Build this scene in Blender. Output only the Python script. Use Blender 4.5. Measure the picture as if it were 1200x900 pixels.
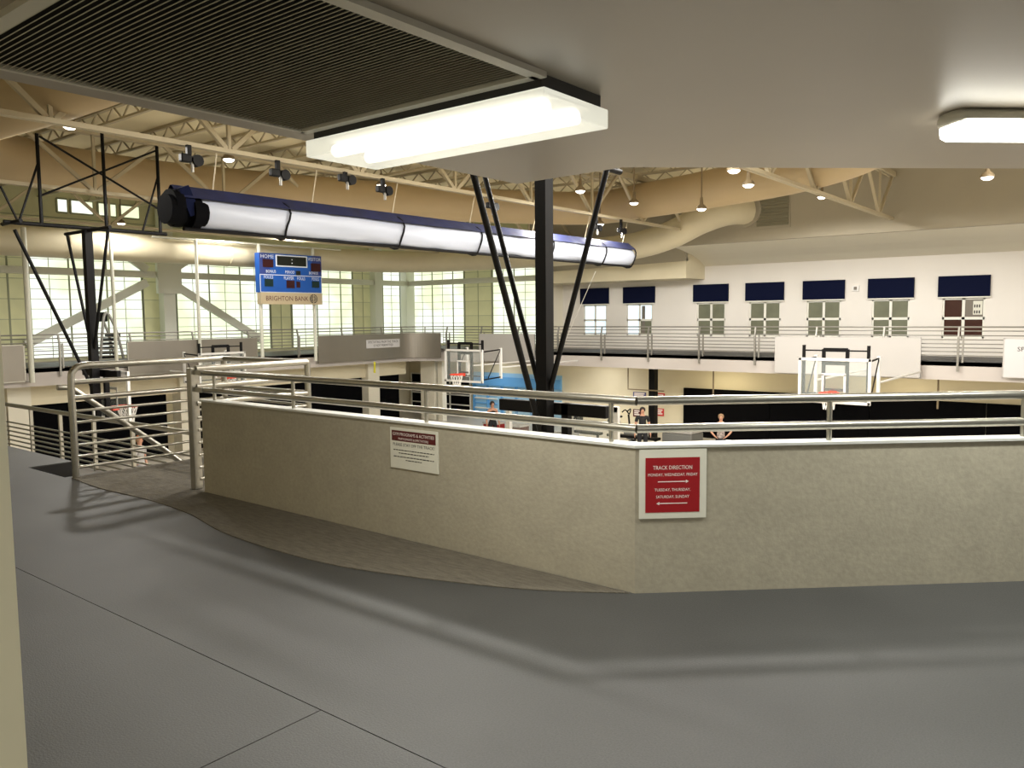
import bpy, bmesh, math, random
import numpy as np
from mathutils import Vector, Matrix
random.seed(7)
scn = bpy.context.scene
for o in list(bpy.data.objects): bpy.data.objects.remove(o)
COL = scn.collection

# ------------------------------------------------------------------ camera
F = 940.0; CH = 1.5
def _n(v): return v/np.linalg.norm(v)
_d1 = _n(np.array([-1190., 68., -F])); _Y = _n(np.array([750., 86., -F])); _X = -_d1
_Y = _n(_Y-_X*(_X@_Y)*.5); _X = _n(_X-_Y*(_X@_Y)); _Z = np.cross(_X, _Y)
ROT = np.array([_X, _Y, _Z]); CAM = np.array([0, 0, CH])
cd = bpy.data.cameras.new('camera'); cd.sensor_width = 36; cd.lens = F/1200*36
cd.clip_start = .05; cd.clip_end = 200
cam = bpy.data.objects.new('camera', cd); COL.objects.link(cam)
mw = Matrix([list(r) for r in ROT]).to_4x4(); mw.translation = Vector((0, 0, CH)); cam.matrix_world = mw
scn.camera = cam
def ray(x, y): return ROT@np.array([(x-600)/F, (450-y)/F, -1])
def on(ax, val, x, y):
    r = ray(x, y); return Vector(CAM+r*((val-CAM[ax])/r[ax]))
def onx(v, x, y): return on(0, v, x, y)
def ony(v, x, y): return on(1, v, x, y)
def onz(v, x, y): return on(2, v, x, y)
def dep(D, x, y): return Vector(CAM+ray(x, y)*D)

# ------------------------------------------------------------------ world and exposure
w = bpy.data.worlds.new('world'); scn.world = w; w.use_nodes = True
w.node_tree.nodes['Background'].inputs[0].default_value = (.85, .95, 1, 1)
w.node_tree.nodes['Background'].inputs[1].default_value = .35
vs = scn.view_settings
vs.view_transform = 'Standard'; vs.look = 'None'; vs.gamma = 1; vs.exposure = 0.5; vs.use_curve_mapping = False
HIGH_BAY_W = 116
WINDOW_E = 1.0

# ------------------------------------------------------------------ materials
def lin(c): return tuple(((v/255)/12.92 if v/255 <= .04045 else ((v/255+.055)/1.055)**2.4) for v in c)
MATS = {}
def mat(name, col, rough=.6, metal=0, nscale=0, namt=.12, bump=0, emit=0, stretch=None, spec=None, fine=0, famt=.5):
    m = bpy.data.materials.new(name); m.use_nodes = True; nt = m.node_tree; b = nt.nodes['Principled BSDF']
    c = lin(col); b.inputs['Base Color'].default_value = (*c, 1)
    b.inputs['Roughness'].default_value = rough; b.inputs['Metallic'].default_value = metal
    if spec is not None: b.inputs['Specular IOR Level'].default_value = spec
    if nscale:
        tc = nt.nodes.new('ShaderNodeTexCoord'); mp = nt.nodes.new('ShaderNodeMapping')
        nt.links.new(tc.outputs['Object'], mp.inputs[0])
        if stretch: mp.inputs['Scale'].default_value = stretch
        nz = nt.nodes.new('ShaderNodeTexNoise'); nz.inputs['Scale'].default_value = nscale; nz.inputs['Detail'].default_value = 6
        nt.links.new(mp.outputs[0], nz.inputs[0])
        cr = nt.nodes.new('ShaderNodeValToRGB'); cr.color_ramp.elements[0].position = .3; cr.color_ramp.elements[1].position = .7
        cr.color_ramp.elements[0].color = (*[max(0, v*(1-namt)) for v in c], 1)
        cr.color_ramp.elements[1].color = (*[min(1, v*(1+namt)) for v in c], 1)
        nt.links.new(nz.outputs[0], cr.inputs[0]); src = cr.outputs[0]
        if fine:
            n2 = nt.nodes.new('ShaderNodeTexNoise'); n2.inputs['Scale'].default_value = fine; n2.inputs['Detail'].default_value = 2
            nt.links.new(mp.outputs[0], n2.inputs[0])
            mx = nt.nodes.new('ShaderNodeMix'); mx.data_type = 'RGBA'; mx.blend_type = 'OVERLAY'; mx.inputs[0].default_value = famt
            nt.links.new(src, mx.inputs[6]); nt.links.new(n2.outputs[0], mx.inputs[7]); src = mx.outputs[2]
        nt.links.new(src, b.inputs['Base Color'])
        if bump:
            bp = nt.nodes.new('ShaderNodeBump'); bp.inputs['Strength'].default_value = bump; bp.inputs['Distance'].default_value = .02
            nt.links.new((n2 if fine else nz).outputs[0], bp.inputs['Height']); nt.links.new(bp.outputs[0], b.inputs['Normal'])
    if emit:
        b.inputs['Emission Color'].default_value = (*c, 1); b.inputs['Emission Strength'].default_value = emit
    MATS[name] = m; return m
def glassmat(name, col, alpha, rough=.05):
    m = mat(name, col, rough); m.node_tree.nodes['Principled BSDF'].inputs['Alpha'].default_value = alpha; return m

mat('rubber', (64, 64, 63), .56, 0, 1.1, .16, .1, fine=130)
mat('seam', (46, 44, 42), .9)
mat('concrete', (124, 120, 114), .9, 0, 3, .1)
mat('mat_ribbed', (104, 98, 86), .85, 0, 9, .25, .5, stretch=(1, 5, 1), fine=90)
mat('plaster', (164, 157, 139), .85, 0, 6, .05, .08, stretch=(1, 1, 1.1), fine=34, famt=.16)
mat('soffit', (146, 137, 123), .36, 0, .8, .05)
mat('soffit_edge', (168, 164, 160), .6)
mat('jamb', (214, 205, 176), .6)
mat('steel', (168, 165, 155), .32, .9, 30, .06)
mat('steel_far', (150, 147, 140), .4, .6)
mat('fascia', (192, 184, 178), .75)
mat('cap', (208, 208, 202), .45, .1, 14, .05)
mat('cream', (222, 212, 184), .7, 0, .7, .05)
mat('cream_light', (232, 226, 208), .65)
mat('white_wall', (228, 223, 216), .75, 0, .5, .03)
mat('taupe', (168, 160, 142), .8, 0, .5, .05)
mat('roof', (226, 214, 180), .75, 0, .6, .06)
mat('truss', (186, 174, 146), .65)
mat('tan_duct', (190, 168, 130), .55, 0, .5, .07)
mat('duct', (218, 208, 180), .5, 0, .9, .05)
mat('olive', (212, 210, 174), .7, 0, .8, .08)
mat('olive_pane', (196, 194, 150), .6, 0, .7, .12, emit=.16)  # faint glow added, the left wall catches too little light
mat('mullion', (156, 160, 134), .6)
mat('frame_white', (228, 226, 216), .5)
mat('brace', (214, 214, 200), .6)
mat('black', (6, 5, 6), .55, spec=.22)
mat('black_matt', (4, 4, 6), .95, spec=.1)
mat('navy', (7, 14, 42), .9, spec=.15)
mat('navy_curtain', (19, 26, 66), .7, 0, 3, .3)
mat('vinyl_white', (174, 179, 192), .45, 0, 1.2, .05, .3, stretch=(1, .15, 3))
mat('grille', (168, 164, 150), .5, .1)
mat('grille_dark', (14, 13, 12), .9)
mat('grille_frame', (196, 192, 180), .5, .1)
mat('lamp_body', (214, 210, 196), .5)
mat('lamp_black', (18, 16, 14), .6)
mat('lens', (255, 253, 244), .4, emit=1.15)
m_ = mat('prism', (250, 250, 240), .35, emit=.3); m_.node_tree.nodes['Principled BSDF'].inputs['Alpha'].default_value = .62
mat('tube_glow', (255, 253, 244), .4, emit=1.5); mat('lens_back', (220, 218, 210), .5, emit=.15)
mat('bulb', (255, 252, 240), .4, emit=6)
mat('hb_lens', (255, 246, 230), .4, emit=5)
mat('hb_body', (128, 112, 86), .5)
mat('panel_gray', (142, 136, 126), .34, .5, .5, .12, stretch=(1, 1, .2))
mat('panel_light', (186, 182, 178), .6)
mat('banner', (204, 201, 202), .6)
mat('red', (150, 12, 22), .45)
mat('maroon', (84, 22, 24), .5)
mat('sign_white', (216, 214, 200), .5)
mat('ink', (40, 36, 34), .6)
mat('white_ink', (238, 226, 220), .5)
mat('sb_blue', (20, 82, 168), .45)
mat('sb_blue_dark', (40, 60, 130), .45)
mat('sb_tan', (186, 170, 140), .5)
mat('led_red', (52, 14, 20), .3)
mat('led_green', (14, 42, 42), .3)
mat('led_black', (26, 30, 26), .3)
mat('sb_light', (220, 226, 236), .5)
mat('orange', (226, 66, 40), .45)
mat('net', (235, 232, 226), .7)
glassmat('glass', (225, 235, 232), .12)
mat('bb_white', (230, 228, 224), .5)
mat('win_olive', (116, 118, 100), .12, 0, 1.5, .12)
mat('win_dark', (62, 36, 30), .12)
mat('win_gray', (122, 116, 108), .12)
mat('win_day', (206, 226, 240), .15, 0, 3, .35, emit=.75)
mat('gym_floor', (196, 190, 178), .35, 0, .6, .05)
mat('grey_pad', (108, 108, 104), .8)
mat('equip_grey', (168, 166, 160), .5, .3)
mat('blue', (96, 160, 214), .5)
mat('blue_light', (150, 196, 226), .5)
mat('skin', (196, 146, 120), .6); mat('hair_dark', (40, 28, 22), .8); mat('hair_fair', (150, 120, 90), .8)
mat('tee_black', (20, 20, 22), .8); mat('tee_grey', (168, 164, 160), .8); mat('pants_black', (24, 24, 28), .8)
mat('shirt_print', (150, 138, 132), .8, 0, 18, .6); mat('cap_orange', (226, 120, 60), .7); mat('shorts_grey', (126, 126, 128), .8)
mat('shoe', (60, 58, 60), .7); mat('eye', (20, 16, 14), .4)
mat('louver', (128, 124, 104), .7)
mat('yellow', (214, 206, 60), .6)
mat('tag_blue', (74, 78, 130), .6); mat('tag_red', (196, 40, 44), .6)

def win_e(name, tint):
    m = mat(name, tint, .5); nt = m.node_tree; b = nt.nodes['Principled BSDF']
    tc = nt.nodes.new('ShaderNodeTexCoord'); nz = nt.nodes.new('ShaderNodeTexNoise'); nz.inputs['Scale'].default_value = .55
    oi = nt.nodes.new('ShaderNodeObjectInfo')
    geo = nt.nodes.new('ShaderNodeNewGeometry'); nt.links.new(geo.outputs['Position'], nz.inputs[0])
    cr = nt.nodes.new('ShaderNodeValToRGB')
    c = lin(tint); cr.color_ramp.elements[0].color = (c[0]*.86, c[1]*.9, c[2]*.68, 1); cr.color_ramp.elements[1].color = (c[0]*1.04, c[1]*1.04, c[2]*1.1, 1)
    cr.color_ramp.elements[0].position = .35; cr.color_ramp.elements[1].position = .6
    nt.links.new(nz.outputs[0], cr.inputs[0]); nt.links.new(cr.outputs[0], b.inputs['Emission Color'])
    b.inputs['Base Color'].default_value = (.1, .1, .1, 1)
    b.inputs['Emission Strength'].default_value = WINDOW_E
win_e('pane_day', (234, 240, 220))

# ------------------------------------------------------------------ mesh helpers
WL = {}
class MB:
    def __init__(s): s.v = []; s.f = []
    def add(s, v, f):
        n = len(s.v); s.v += [Vector(p) for p in v]; s.f += [tuple(i+n for i in q) for q in f]; return s
    def box(s, lo, hi):
        x0, y0, z0 = [min(a, b) for a, b in zip(lo, hi)]; x1, y1, z1 = [max(a, b) for a, b in zip(lo, hi)]
        return s.add([(x0,y0,z0),(x1,y0,z0),(x1,y1,z0),(x0,y1,z0),(x0,y0,z1),(x1,y0,z1),(x1,y1,z1),(x0,y1,z1)],
                     [(0,3,2,1),(4,5,6,7),(0,1,5,4),(1,2,6,5),(2,3,7,6),(3,0,4,7)])
    def obox(s, c, dx, dy, dz):      # centre and three half-axis vectors
        c = Vector(c); dx, dy, dz = Vector(dx), Vector(dy), Vector(dz)
        p = [c+a*dx+b*dy+e*dz for e in (-1, 1) for a, b in ((-1,-1),(1,-1),(1,1),(-1,1))]
        return s.add(p, [(0,3,2,1),(4,5,6,7),(0,1,5,4),(1,2,6,5),(2,3,7,6),(3,0,4,7)])
    def bar(s, p, q, w, h, up=(0,0,1)):
        p, q = Vector(p), Vector(q); d = (q-p); t = d.normalized(); u = Vector(up)
        if abs(t.dot(u)) > .98: u = Vector((1,0,0))
        a = t.cross(u).normalized(); b = a.cross(t)
        return s.obox((p+q)/2, d/2, a*w/2, b*h/2)
    def path(s, pts, r, n=8, closed=False, ry=None):
        pts = [Vector(p) for p in pts]; N = len(pts); base = len(s.v); u = None; R = r if hasattr(r, '__len__') else [r]*N
        for i, p in enumerate(pts):
            if closed: t = pts[(i+1) % N]-pts[i-1]
            else: t = pts[min(i+1, N-1)]-pts[max(i-1, 0)]
            t.normalize()
            if u is None: u = Vector((0,0,1)) if abs(t.z) < .9 else Vector((1,0,0))
            a = t.cross(u)
            if a.length < 1e-4: a = t.orthogonal()
            a.normalize(); b = a.cross(t).normalized(); u = b
            for k in range(n):
                th = 2*math.pi*k/n; s.v.append(p+a*R[i]*math.cos(th)+b*(R[i] if ry is None else ry)*math.sin(th))
        for i in range(N if closed else N-1):
            j = (i+1) % N
            for k in range(n):
                l = (k+1) % n; s.f.append((base+i*n+k, base+i*n+l, base+j*n+l, base+j*n+k))
        if not closed:
            s.f.append(tuple(base+k for k in range(n))[::-1]); s.f.append(tuple(base+(N-1)*n+k for k in range(n)))
        return s
    def tube(s, p, q, r, n=8): return s.path([p, q], r, n)
    def prism(s, poly, z0, z1):
        n = len(poly); v = [(x,y,z0) for x,y in poly]+[(x,y,z1) for x,y in poly]
        f = [tuple(range(n))[::-1], tuple(range(n,2*n))]+[(i,(i+1)%n,n+(i+1)%n,n+i) for i in range(n)]
        return s.add(v, f)
    def lathe(s, c, prof, n=16):
        base = len(s.v); c = Vector(c)
        for r, z in prof:
            for k in range(n):
                th = 2*math.pi*k/n; s.v.append(c+Vector((r*math.cos(th), r*math.sin(th), z)))
        for i in range(len(prof)-1):
            for k in range(n):
                l = (k+1) % n; s.f.append((base+i*n+k, base+i*n+l, base+(i+1)*n+l, base+(i+1)*n+k))
        s.f.append(tuple(base+k for k in range(n))[::-1]); s.f.append(tuple(base+(len(prof)-1)*n+k for k in range(n)))
        return s
    def build(s, name, m, parent=None, smooth=False, bevel=0):
        off = WL.get(parent.name, Vector((0,0,0))) if parent else Vector((0,0,0))
        me = bpy.data.meshes.new(name)
        if parent is None and s.v:     # origin at the base centre
            xs = [min(p[i] for p in s.v) for i in range(3)]; xm = [max(p[i] for p in s.v) for i in range(3)]
            off = Vector(((xs[0]+xm[0])/2, (xs[1]+xm[1])/2, xs[2]))
        me.from_pydata([tuple(p-off) for p in s.v], [], s.f); me.update()
        bm = bmesh.new(); bm.from_mesh(me); bmesh.ops.recalc_face_normals(bm, faces=bm.faces)
        if bevel: bmesh.ops.bevel(bm, geom=list(bm.edges), offset=bevel, segments=2, profile=.5, affect='EDGES')
        bm.to_mesh(me); bm.free()
        if smooth: me.shade_smooth()
        if smooth and hasattr(me, 'set_sharp_from_angle'): me.set_sharp_from_angle(angle=math.radians(50))
        me.materials.append(MATS[m]); o = bpy.data.objects.new(name, me); COL.objects.link(o)
        if parent: o.parent = parent; WL[o.name] = off
        else: o.location = off; WL[o.name] = off
        return o
def inst(name, me, parent, loc, rot=None):
    o = bpy.data.objects.new(name, me); COL.objects.link(o); o.parent = parent
    o.location = Vector(loc)-WL[parent.name]; WL[o.name] = Vector(loc)
    if rot: o.rotation_euler = rot
    return o
def tag(o, label, cat, group=None):
    o['label'] = label; o['category'] = cat
    if group: o['group'] = group
    return o
def thing(name, label, cat, loc, group=None):
    o = bpy.data.objects.new(name, None); COL.objects.link(o); o.location = loc; o.empty_display_size = .1
    WL[o.name] = Vector(loc); return tag(o, label, cat, group)
def struct(o, label=None):
    o['kind'] = 'structure'
    if label: o['label'] = label
    return o
def copy_tree(o, parent=None):
    c = o.copy(); COL.objects.link(c); c.parent = parent
    for ch in [k for k in list(bpy.data.objects) if k.parent == o]: copy_tree(ch, c)
    return c
def text(parent, s, width, height, origin, right, up, m, name='lettering', depth=.002, align='CENTER'):
    cu = bpy.data.curves.new('t', 'FONT'); cu.body = s; cu.size = 1; cu.align_x = align; cu.resolution_u = 2
    ob = bpy.data.objects.new('t', cu); me = bpy.data.meshes.new_from_object(ob)
    bpy.data.objects.remove(ob); bpy.data.curves.remove(cu)
    xs = [v.co.x for v in me.vertices]; ys = [v.co.y for v in me.vertices]
    sx = width/(max(xs)-min(xs)); sy = height/(max(ys)-min(ys)); y0 = min(ys)
    right = Vector(right).normalized(); up = Vector(up).normalized(); nn = right.cross(up)
    off = WL.get(parent.name, Vector((0,0,0)))
    for v in me.vertices: v.co = Vector(origin)+right*v.co.x*sx+up*(v.co.y-y0)*sy+nn*depth-off
    me.materials.append(MATS[m]); me.name = name
    o = bpy.data.objects.new(name, me); COL.objects.link(o); o.parent = parent; WL[o.name] = off; return o
def crom(P, k=6, closed=False):
    P = [Vector(p) for p in P]; N = len(P); out = []
    for i in range(N if closed else N-1):
        g = (lambda j: P[j % N]) if closed else (lambda j: P[max(0, min(N-1, j))])
        a, b, c, d = g(i-1), g(i), g(i+1), g(i+2)
        for j in range(k):
            t = j/k; out.append(.5*((2*b)+(c-a)*t+(2*a-5*b+4*c-d)*t*t+(3*b-a-3*c+d)*t**3))
    if not closed: out.append(P[-1])
    return out

# ------------------------------------------------------------------ constants of the place
XL, YF, XW, YW = -28.0, 28.0, -31.8, 31.0       # inner deck edges, outer walls
GZ = -3.6                                        # gym floor
RZ = 6.35                                        # roof underside
CH_D = Vector((.741, .672, 0)).normalized()      # direction of the chamfered parapet
CH_N = Vector((CH_D.y, -CH_D.x, 0))              # towards the track
PC = Vector((-2.12, 3.72, 0)); PE = PC+CH_D*9
STX0, STX1, STY0 = -8.97, -8.1, 3.28             # stair opening

# ------------------------------------------------------------------ structure: near track floor
far_x = 6.0
outline = [(XW,-2.6),(far_x,-2.6),(far_x,PE.y),(PE.x,PE.y),(PC.x,PC.y),(STX1,3.72),(STX1,STY0),(STX0,STY0),(STX0,3.72),(XW,3.72)]
fl = struct(MB().prism(outline, -.5, -.012).build('floor', 'seam'), 'grey rubber running track floor')
g = .0025
def sheet(poly): return MB().prism(poly, -.012, 0).build('rubber_sheet', 'rubber', fl)
for x0, x1 in ((XW,-14),(-14,-2.43),(-2.43,far_x)): sheet([(x0+g,.63+g),(x1-g,.63+g),(x1-g,1.86-g),(x0+g,1.86-g)])
for x0, x1 in ((XW,-9.5),(-9.5,far_x)): sheet([(x0+g,-2.6),(x1-g,-2.6),(x1-g,.63-g),(x0+g,.63-g)])
sheet([(XW,1.86+g),(far_x,1.86+g),(far_x,PE.y),(PE.x,PE.y),(PC.x,PC.y),(STX1,3.72),(STX1,STY0),(STX0,STY0),(STX0,3.72),(XW,3.72)])
# bay beside the stairs
bay = struct(MB().box((-8.08,3.722,-.3),(-6.4,5.0,-.004)).build('floor_bay', 'mat_ribbed'), 'ribbed grey bay floor beside the stairs')
curve = crom([(-8.0,3.3,0),(-7.3,3.24,0),(-6.5,3.27,0),(-5.78,3.22,0),(-5.05,3.07,0),(-4.3,3.03,0),(-3.64,3.09,0),(-2.7,3.38,0),(-2.14,3.70,0)], 5)
poly = [(p.x,p.y) for p in curve]+[(-6.38,3.715),(-8.07,3.715)]
tag(MB().prism(poly, .0005, .006).build('ribbed_mat', 'mat_ribbed'), 'brown grey ribbed mat with curved edge along the parapet foot', 'mat')

# parapet
pw = MB()
T = .1
off = CH_N*-T
ci = Vector((PC.x-.0386, PC.y+T, 0))       # inner corner
pw.prism([(-6.38,3.72),(PC.x,PC.y),(PE.x,PE.y),(PE.x+off.x,PE.y+off.y),(ci.x,ci.y),(-6.38,3.82)], -.5, .795)
parapet = struct(pw.build('wall_front', 'plaster'), 'beige textured plaster parapet wall with white cap')
b0 = .012
MB().prism([(-6.39,3.72-b0),(PC.x+.005,PC.y-b0),(PE.x+CH_N.x*b0,PE.y+CH_N.y*b0),(PE.x+off.x*1.12,PE.y+off.y*1.12),(ci.x,ci.y+b0),(-6.39,3.82+b0)], .7955, .81).build('cap', 'cap', parapet)

# parapet railing
rl = thing('parapet_railing', 'two-bar brushed steel railing on short posts along the parapet cap', 'railing', (-2.1,3.77,.81))
mid = Vector((PC.x-.019, PC.y+.05, 0)); e = PE-CH_N*.05
for z, r in ((1.04,.0245),(.89,.0235)):
    MB().tube((-6.4,3.77,z), (mid.x,mid.y,z), r, 12).build('rail', 'steel', rl, True)
    MB().tube((mid.x-.002,mid.y,z+.002), (e.x,e.y,z+.002), r, 12).build('rail', 'steel', rl, True)
posts = [(-6.25,3.77),(-5.15,3.77),(-3.72,3.77),(-2.3,3.77)]
for t in (1.065, 2.175, 3.3, 4.6): p = mid+CH_D*t; posts.append((p.x,p.y))
for x, y in posts: MB().tube((x,y,.81),(x,y,1.03),.014,10).build('post', 'steel', rl, True)
# left jamb
struct(MB().box((-3.4,.30,0),(-1.545,.535,2.4)).build('wall_left', 'jamb'), 'pale yellow wall end beside the camera')

# soffit over the track
SZ = 2.4
s0, s1 = (-3.42,4.38), (-2.56,4.33); s2 = Vector((-2.56,4.33,0))+CH_D*10
sof = struct(MB().prism([(-3.36,-2.6),(far_x,-2.6),(far_x,s2.y),(s2.x,s2.y),s1,s0], SZ, SZ+.45).build('ceiling_soffit', 'soffit'), 'low beige painted soffit over the track')
# grille
GX0, GX1, GY0, GY1 = -3.2, -1.815, 1.02, 2.45
gr = thing('ceiling_grille', 'large dark louvred return air grille in pale metal frame on the low soffit', 'vent', ((GX0+GX1)/2,(GY0+GY1)/2,SZ))
MB().box((GX0,GY0,SZ-.004),(GX1,GY1,SZ-.001)).build('backing', 'grille_dark', gr)
for lo, hi in (((GX0,GY0-.03),(GX0+.02,GY1)),((GX1-.025,GY0-.03),(GX1+.03,GY1+.02)),((GX0,GY1-.025),(GX1,GY1+.02)),((GX0,GY0-.05),(GX1,GY0))):
    MB().box((*lo,SZ-.022),(*hi,SZ-.0005)).build('frame', 'grille_frame', gr)
NS = 64; slat = None
for i in range(NS):
    y = GY0+.012+(GY1-GY0-.04)*i/NS
    if slat is None:
        slat = MB().obox(((GX0+GX1)/2,y,SZ-.013), ((GX1-GX0-.045)/2,0,0), (0,.0045,.004), (0,-.0009,.001)).build('slat', 'grille', gr); y00 = y
    else:
        o = bpy.data.objects.new('slat', slat.data); COL.objects.link(o); o.parent = gr; o.location = (0,y-y00,0)

def area_light(name, parent, loc, sx, sy, power, col, rot=(0,0,0)):
    L = bpy.data.lights.new(name, 'AREA'); L.shape = 'RECTANGLE'; L.size = sx; L.size_y = sy; L.energy = power; L.color = col
    o = bpy.data.objects.new(name, L); COL.objects.link(o); o.parent = parent
    o.location = Vector(loc)-WL[parent.name]; o.rotation_euler = rot; return o
# fluorescent box light
fx = thing('ceiling_light', 'glowing rectangular prismatic fluorescent fixture with black base at grille edge', 'light', (-2.48,2.66,SZ))
MB().box((-3.15,2.47,2.342),(-1.81,2.88,SZ-.0005)).build('base', 'lamp_black', fx)
lens = MB().box((-3.175,2.44,2.262),(-1.775,2.885,2.34)).build('lens', 'prism', fx, bevel=.006)
for y in (2.56, 2.765): MB().tube((-3.1,y,2.30),(-1.85,y,2.30),.03,10).build('tube', 'tube_glow', fx, True)
MB().box((-3.14,2.475,2.336),(-1.82,2.86,2.341)).build('reflector', 'lens_back', fx)
area_light('lamp_light', fx, (-2.48,2.66,2.25), 1.3, .4, 36, (1,.97,.88))
# wraparound light
wa = Vector((-.74,4.17,0)); wl = 1.35; wc = wa+CH_D*wl/2
fx2 = thing('ceiling_light', 'white wraparound fluorescent fixture with rounded ends on the low soffit', 'light', (wc.x,wc.y,SZ))
def capsule(mb, a, b, hw, z0, z1, inset):
    pr = []
    for hw2, z in ((hw-inset,z1),(hw,(z0+z1)/2+.01),(hw*.96,z0+.02),(hw*.6,z0)):
        ring = []
        for c, s in ((a,-1),(b,1)):
            for k in range(9):
                th = -math.pi/2+math.pi*k/8
                d = CH_D*math.cos(th)*s*hw2*.45; n = CH_N*(-s)*math.sin(th)*-hw2
                ring.append(c+d+n+Vector((0,0,z)))
        pr.append(ring)
    n = len(pr[0]); base = len(mb.v)
    for r in pr: mb.v += r
    for i in range(len(pr)-1):
        for k in range(n): mb.f.append((base+i*n+k, base+i*n+(k+1)%n, base+(i+1)*n+(k+1)%n, base+(i+1)*n+k))
    mb.f.append(tuple(base+k for k in range(n))); mb.f.append(tuple(base+(len(pr)-1)*n+k for k in range(n))[::-1])
    return mb
capsule(MB(), wa, wa+CH_D*wl, .105, 2.335, SZ-.0005, .02).build('base', 'lamp_body', fx2, True)
capsule(MB(), wa+CH_D*.01, wa+CH_D*(wl-.01), .1, 2.285, 2.345, .0).build('lens', 'bulb', fx2, True)
MB().obox(wa-CH_D*.035+Vector((0,0,2.375)), CH_D*.004, CH_N*.008, (0,0,.012)).build('knockout', 'lamp_black', fx2)
o = area_light('lamp_light', fx2, (wc.x,wc.y,2.27), wl, .15, 36, (.98,1,.93)); o.rotation_euler = (0,0,math.atan2(CH_D.y,CH_D.x))
# three added fixtures out of view, extra light for parapet and floor
fx3 = copy_tree(fx2); q = wc+CH_D*3.2; fx3.location = (q.x,q.y,SZ)
fx3['label'] = 'added unseen white wraparound fluorescent fixture further along the low soffit'
fx4 = copy_tree(fx2); fx4.location = (-1.0,-1.3,SZ); fx4.rotation_euler = (0,0,-math.atan2(CH_D.y,CH_D.x)); fx4['label'] = 'added unseen white wraparound fluorescent fixture over the track near the back wall'
fx5 = copy_tree(fx2); fx5.location = (2.2,1.4,SZ); fx5['label'] = 'added unseen white wraparound fluorescent fixture over the widest part of the track'

# ------------------------------------------------------------------ structure: far decks, gym floor, walls, roof
XR = 6.0
struct(MB().box((XW-.3,3.0,GZ-.2),(XR,YW+.3,GZ)).build('floor_gym', 'gym_floor'), 'pale gymnasium floor one storey down')
dk = MB()
r = 1.6
inner = [(XL,3.74),(XL,YF-r)]+[(XL+r-r*math.cos(a),YF-r+r*math.sin(a)) for a in [math.pi/2*k/8 for k in range(1,9)]]+[(XR,YF)]
dk.prism([(XW,3.74)]+inner+[(XR,YW),(XW,YW)], -.16, 0)
deck = struct(dk.build('floor_deck', 'rubber'), 'elevated track deck along the far sides of the gym')
fa = MB(); n = len(inner)
for i in range(n-1):
    a, b = Vector((*inner[i],0)), Vector((*inner[i+1],0)); t = (b-a).normalized(); nr = Vector((-t.y,t.x,0))
    a2, b2 = a+nr*.2, b+nr*.2
    fa.add([a+Vector((0,0,-.6)),b+Vector((0,0,-.6)),b2+Vector((0,0,-.6)),a2+Vector((0,0,-.6)),a+Vector((0,0,-.03)),b+Vector((0,0,-.03)),b2+Vector((0,0,-.03)),a2+Vector((0,0,-.03))],
           [(0,3,2,1),(4,5,6,7),(0,1,5,4),(1,2,6,5),(2,3,7,6),(3,0,4,7)])
fa.build('fascia', 'fascia', deck)
struct(MB().prism([(XW,3.74),(XL-.25,3.74),(XL-.25,YF+.25),(XR,YF+.25),(XR,YW),(XW,YW)], -.5, -.4).build('ceiling_under_deck', 'cream'), 'cream underside of the far deck')
# roof
struct(MB().box((XW-.3,-2.6,RZ),(XR,YW+.3,RZ+.15)).build('ceiling', 'roof'), 'cream metal roof deck')
for i in range(19):
    y = -1.5+1.75*i
    j = thing('roof_joist', 'slim cream steel joist under the roof deck between trusses', 'joist', (-13,y,RZ-.35), 'roof joists')
    MB().box((XW,y-.05,RZ-.07),(XR,y+.05,RZ-.001)).build('top_chord', 'truss', j)
    MB().box((XW,y-.04,RZ-.38),(XR,y+.04,RZ-.33)).build('bottom_chord', 'truss', j)
    wb = MB(); x = XW
    while x < XR-.8: wb.bar((x,y,RZ-.36),(x+.4,y,RZ-.04),.03,.03); wb.bar((x+.4,y,RZ-.04),(x+.8,y,RZ-.36),.03,.03); x += .8
    wb.build('lattice', 'truss', j)
# outer walls: left
wl_ = MB()
wl_.box((XW-.25,3.0,-.5),(XW,YW+.25,.1)); wl_.box((XW-.25,-2.6,4.5),(XW,YW+.25,RZ)); wl_.box((XW-.25,-2.6,-.5),(XW,9.0,4.5))
wallL = struct(wl_.build('wall_left_outer', 'olive'), 'olive panelled upper wall above the left windows')
wf = MB(); wf.box((XW,YW,-.5),(-21.6,YW+.25,.1)); wf.box((XW,YW,4.5),(-18.3,YW+.25,RZ))
wallF = struct(wf.build('wall_far_upper', 'olive'), 'olive panelled upper wall above the far windows')
for k in range(7):
    for zz in (4.7, 5.3): MB().box((XW,9.5+k*3.1,zz-.015),(XW+.03,12.5+k*3.1,zz+.015)).build('panel_joint', 'mullion', wallL)
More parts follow.
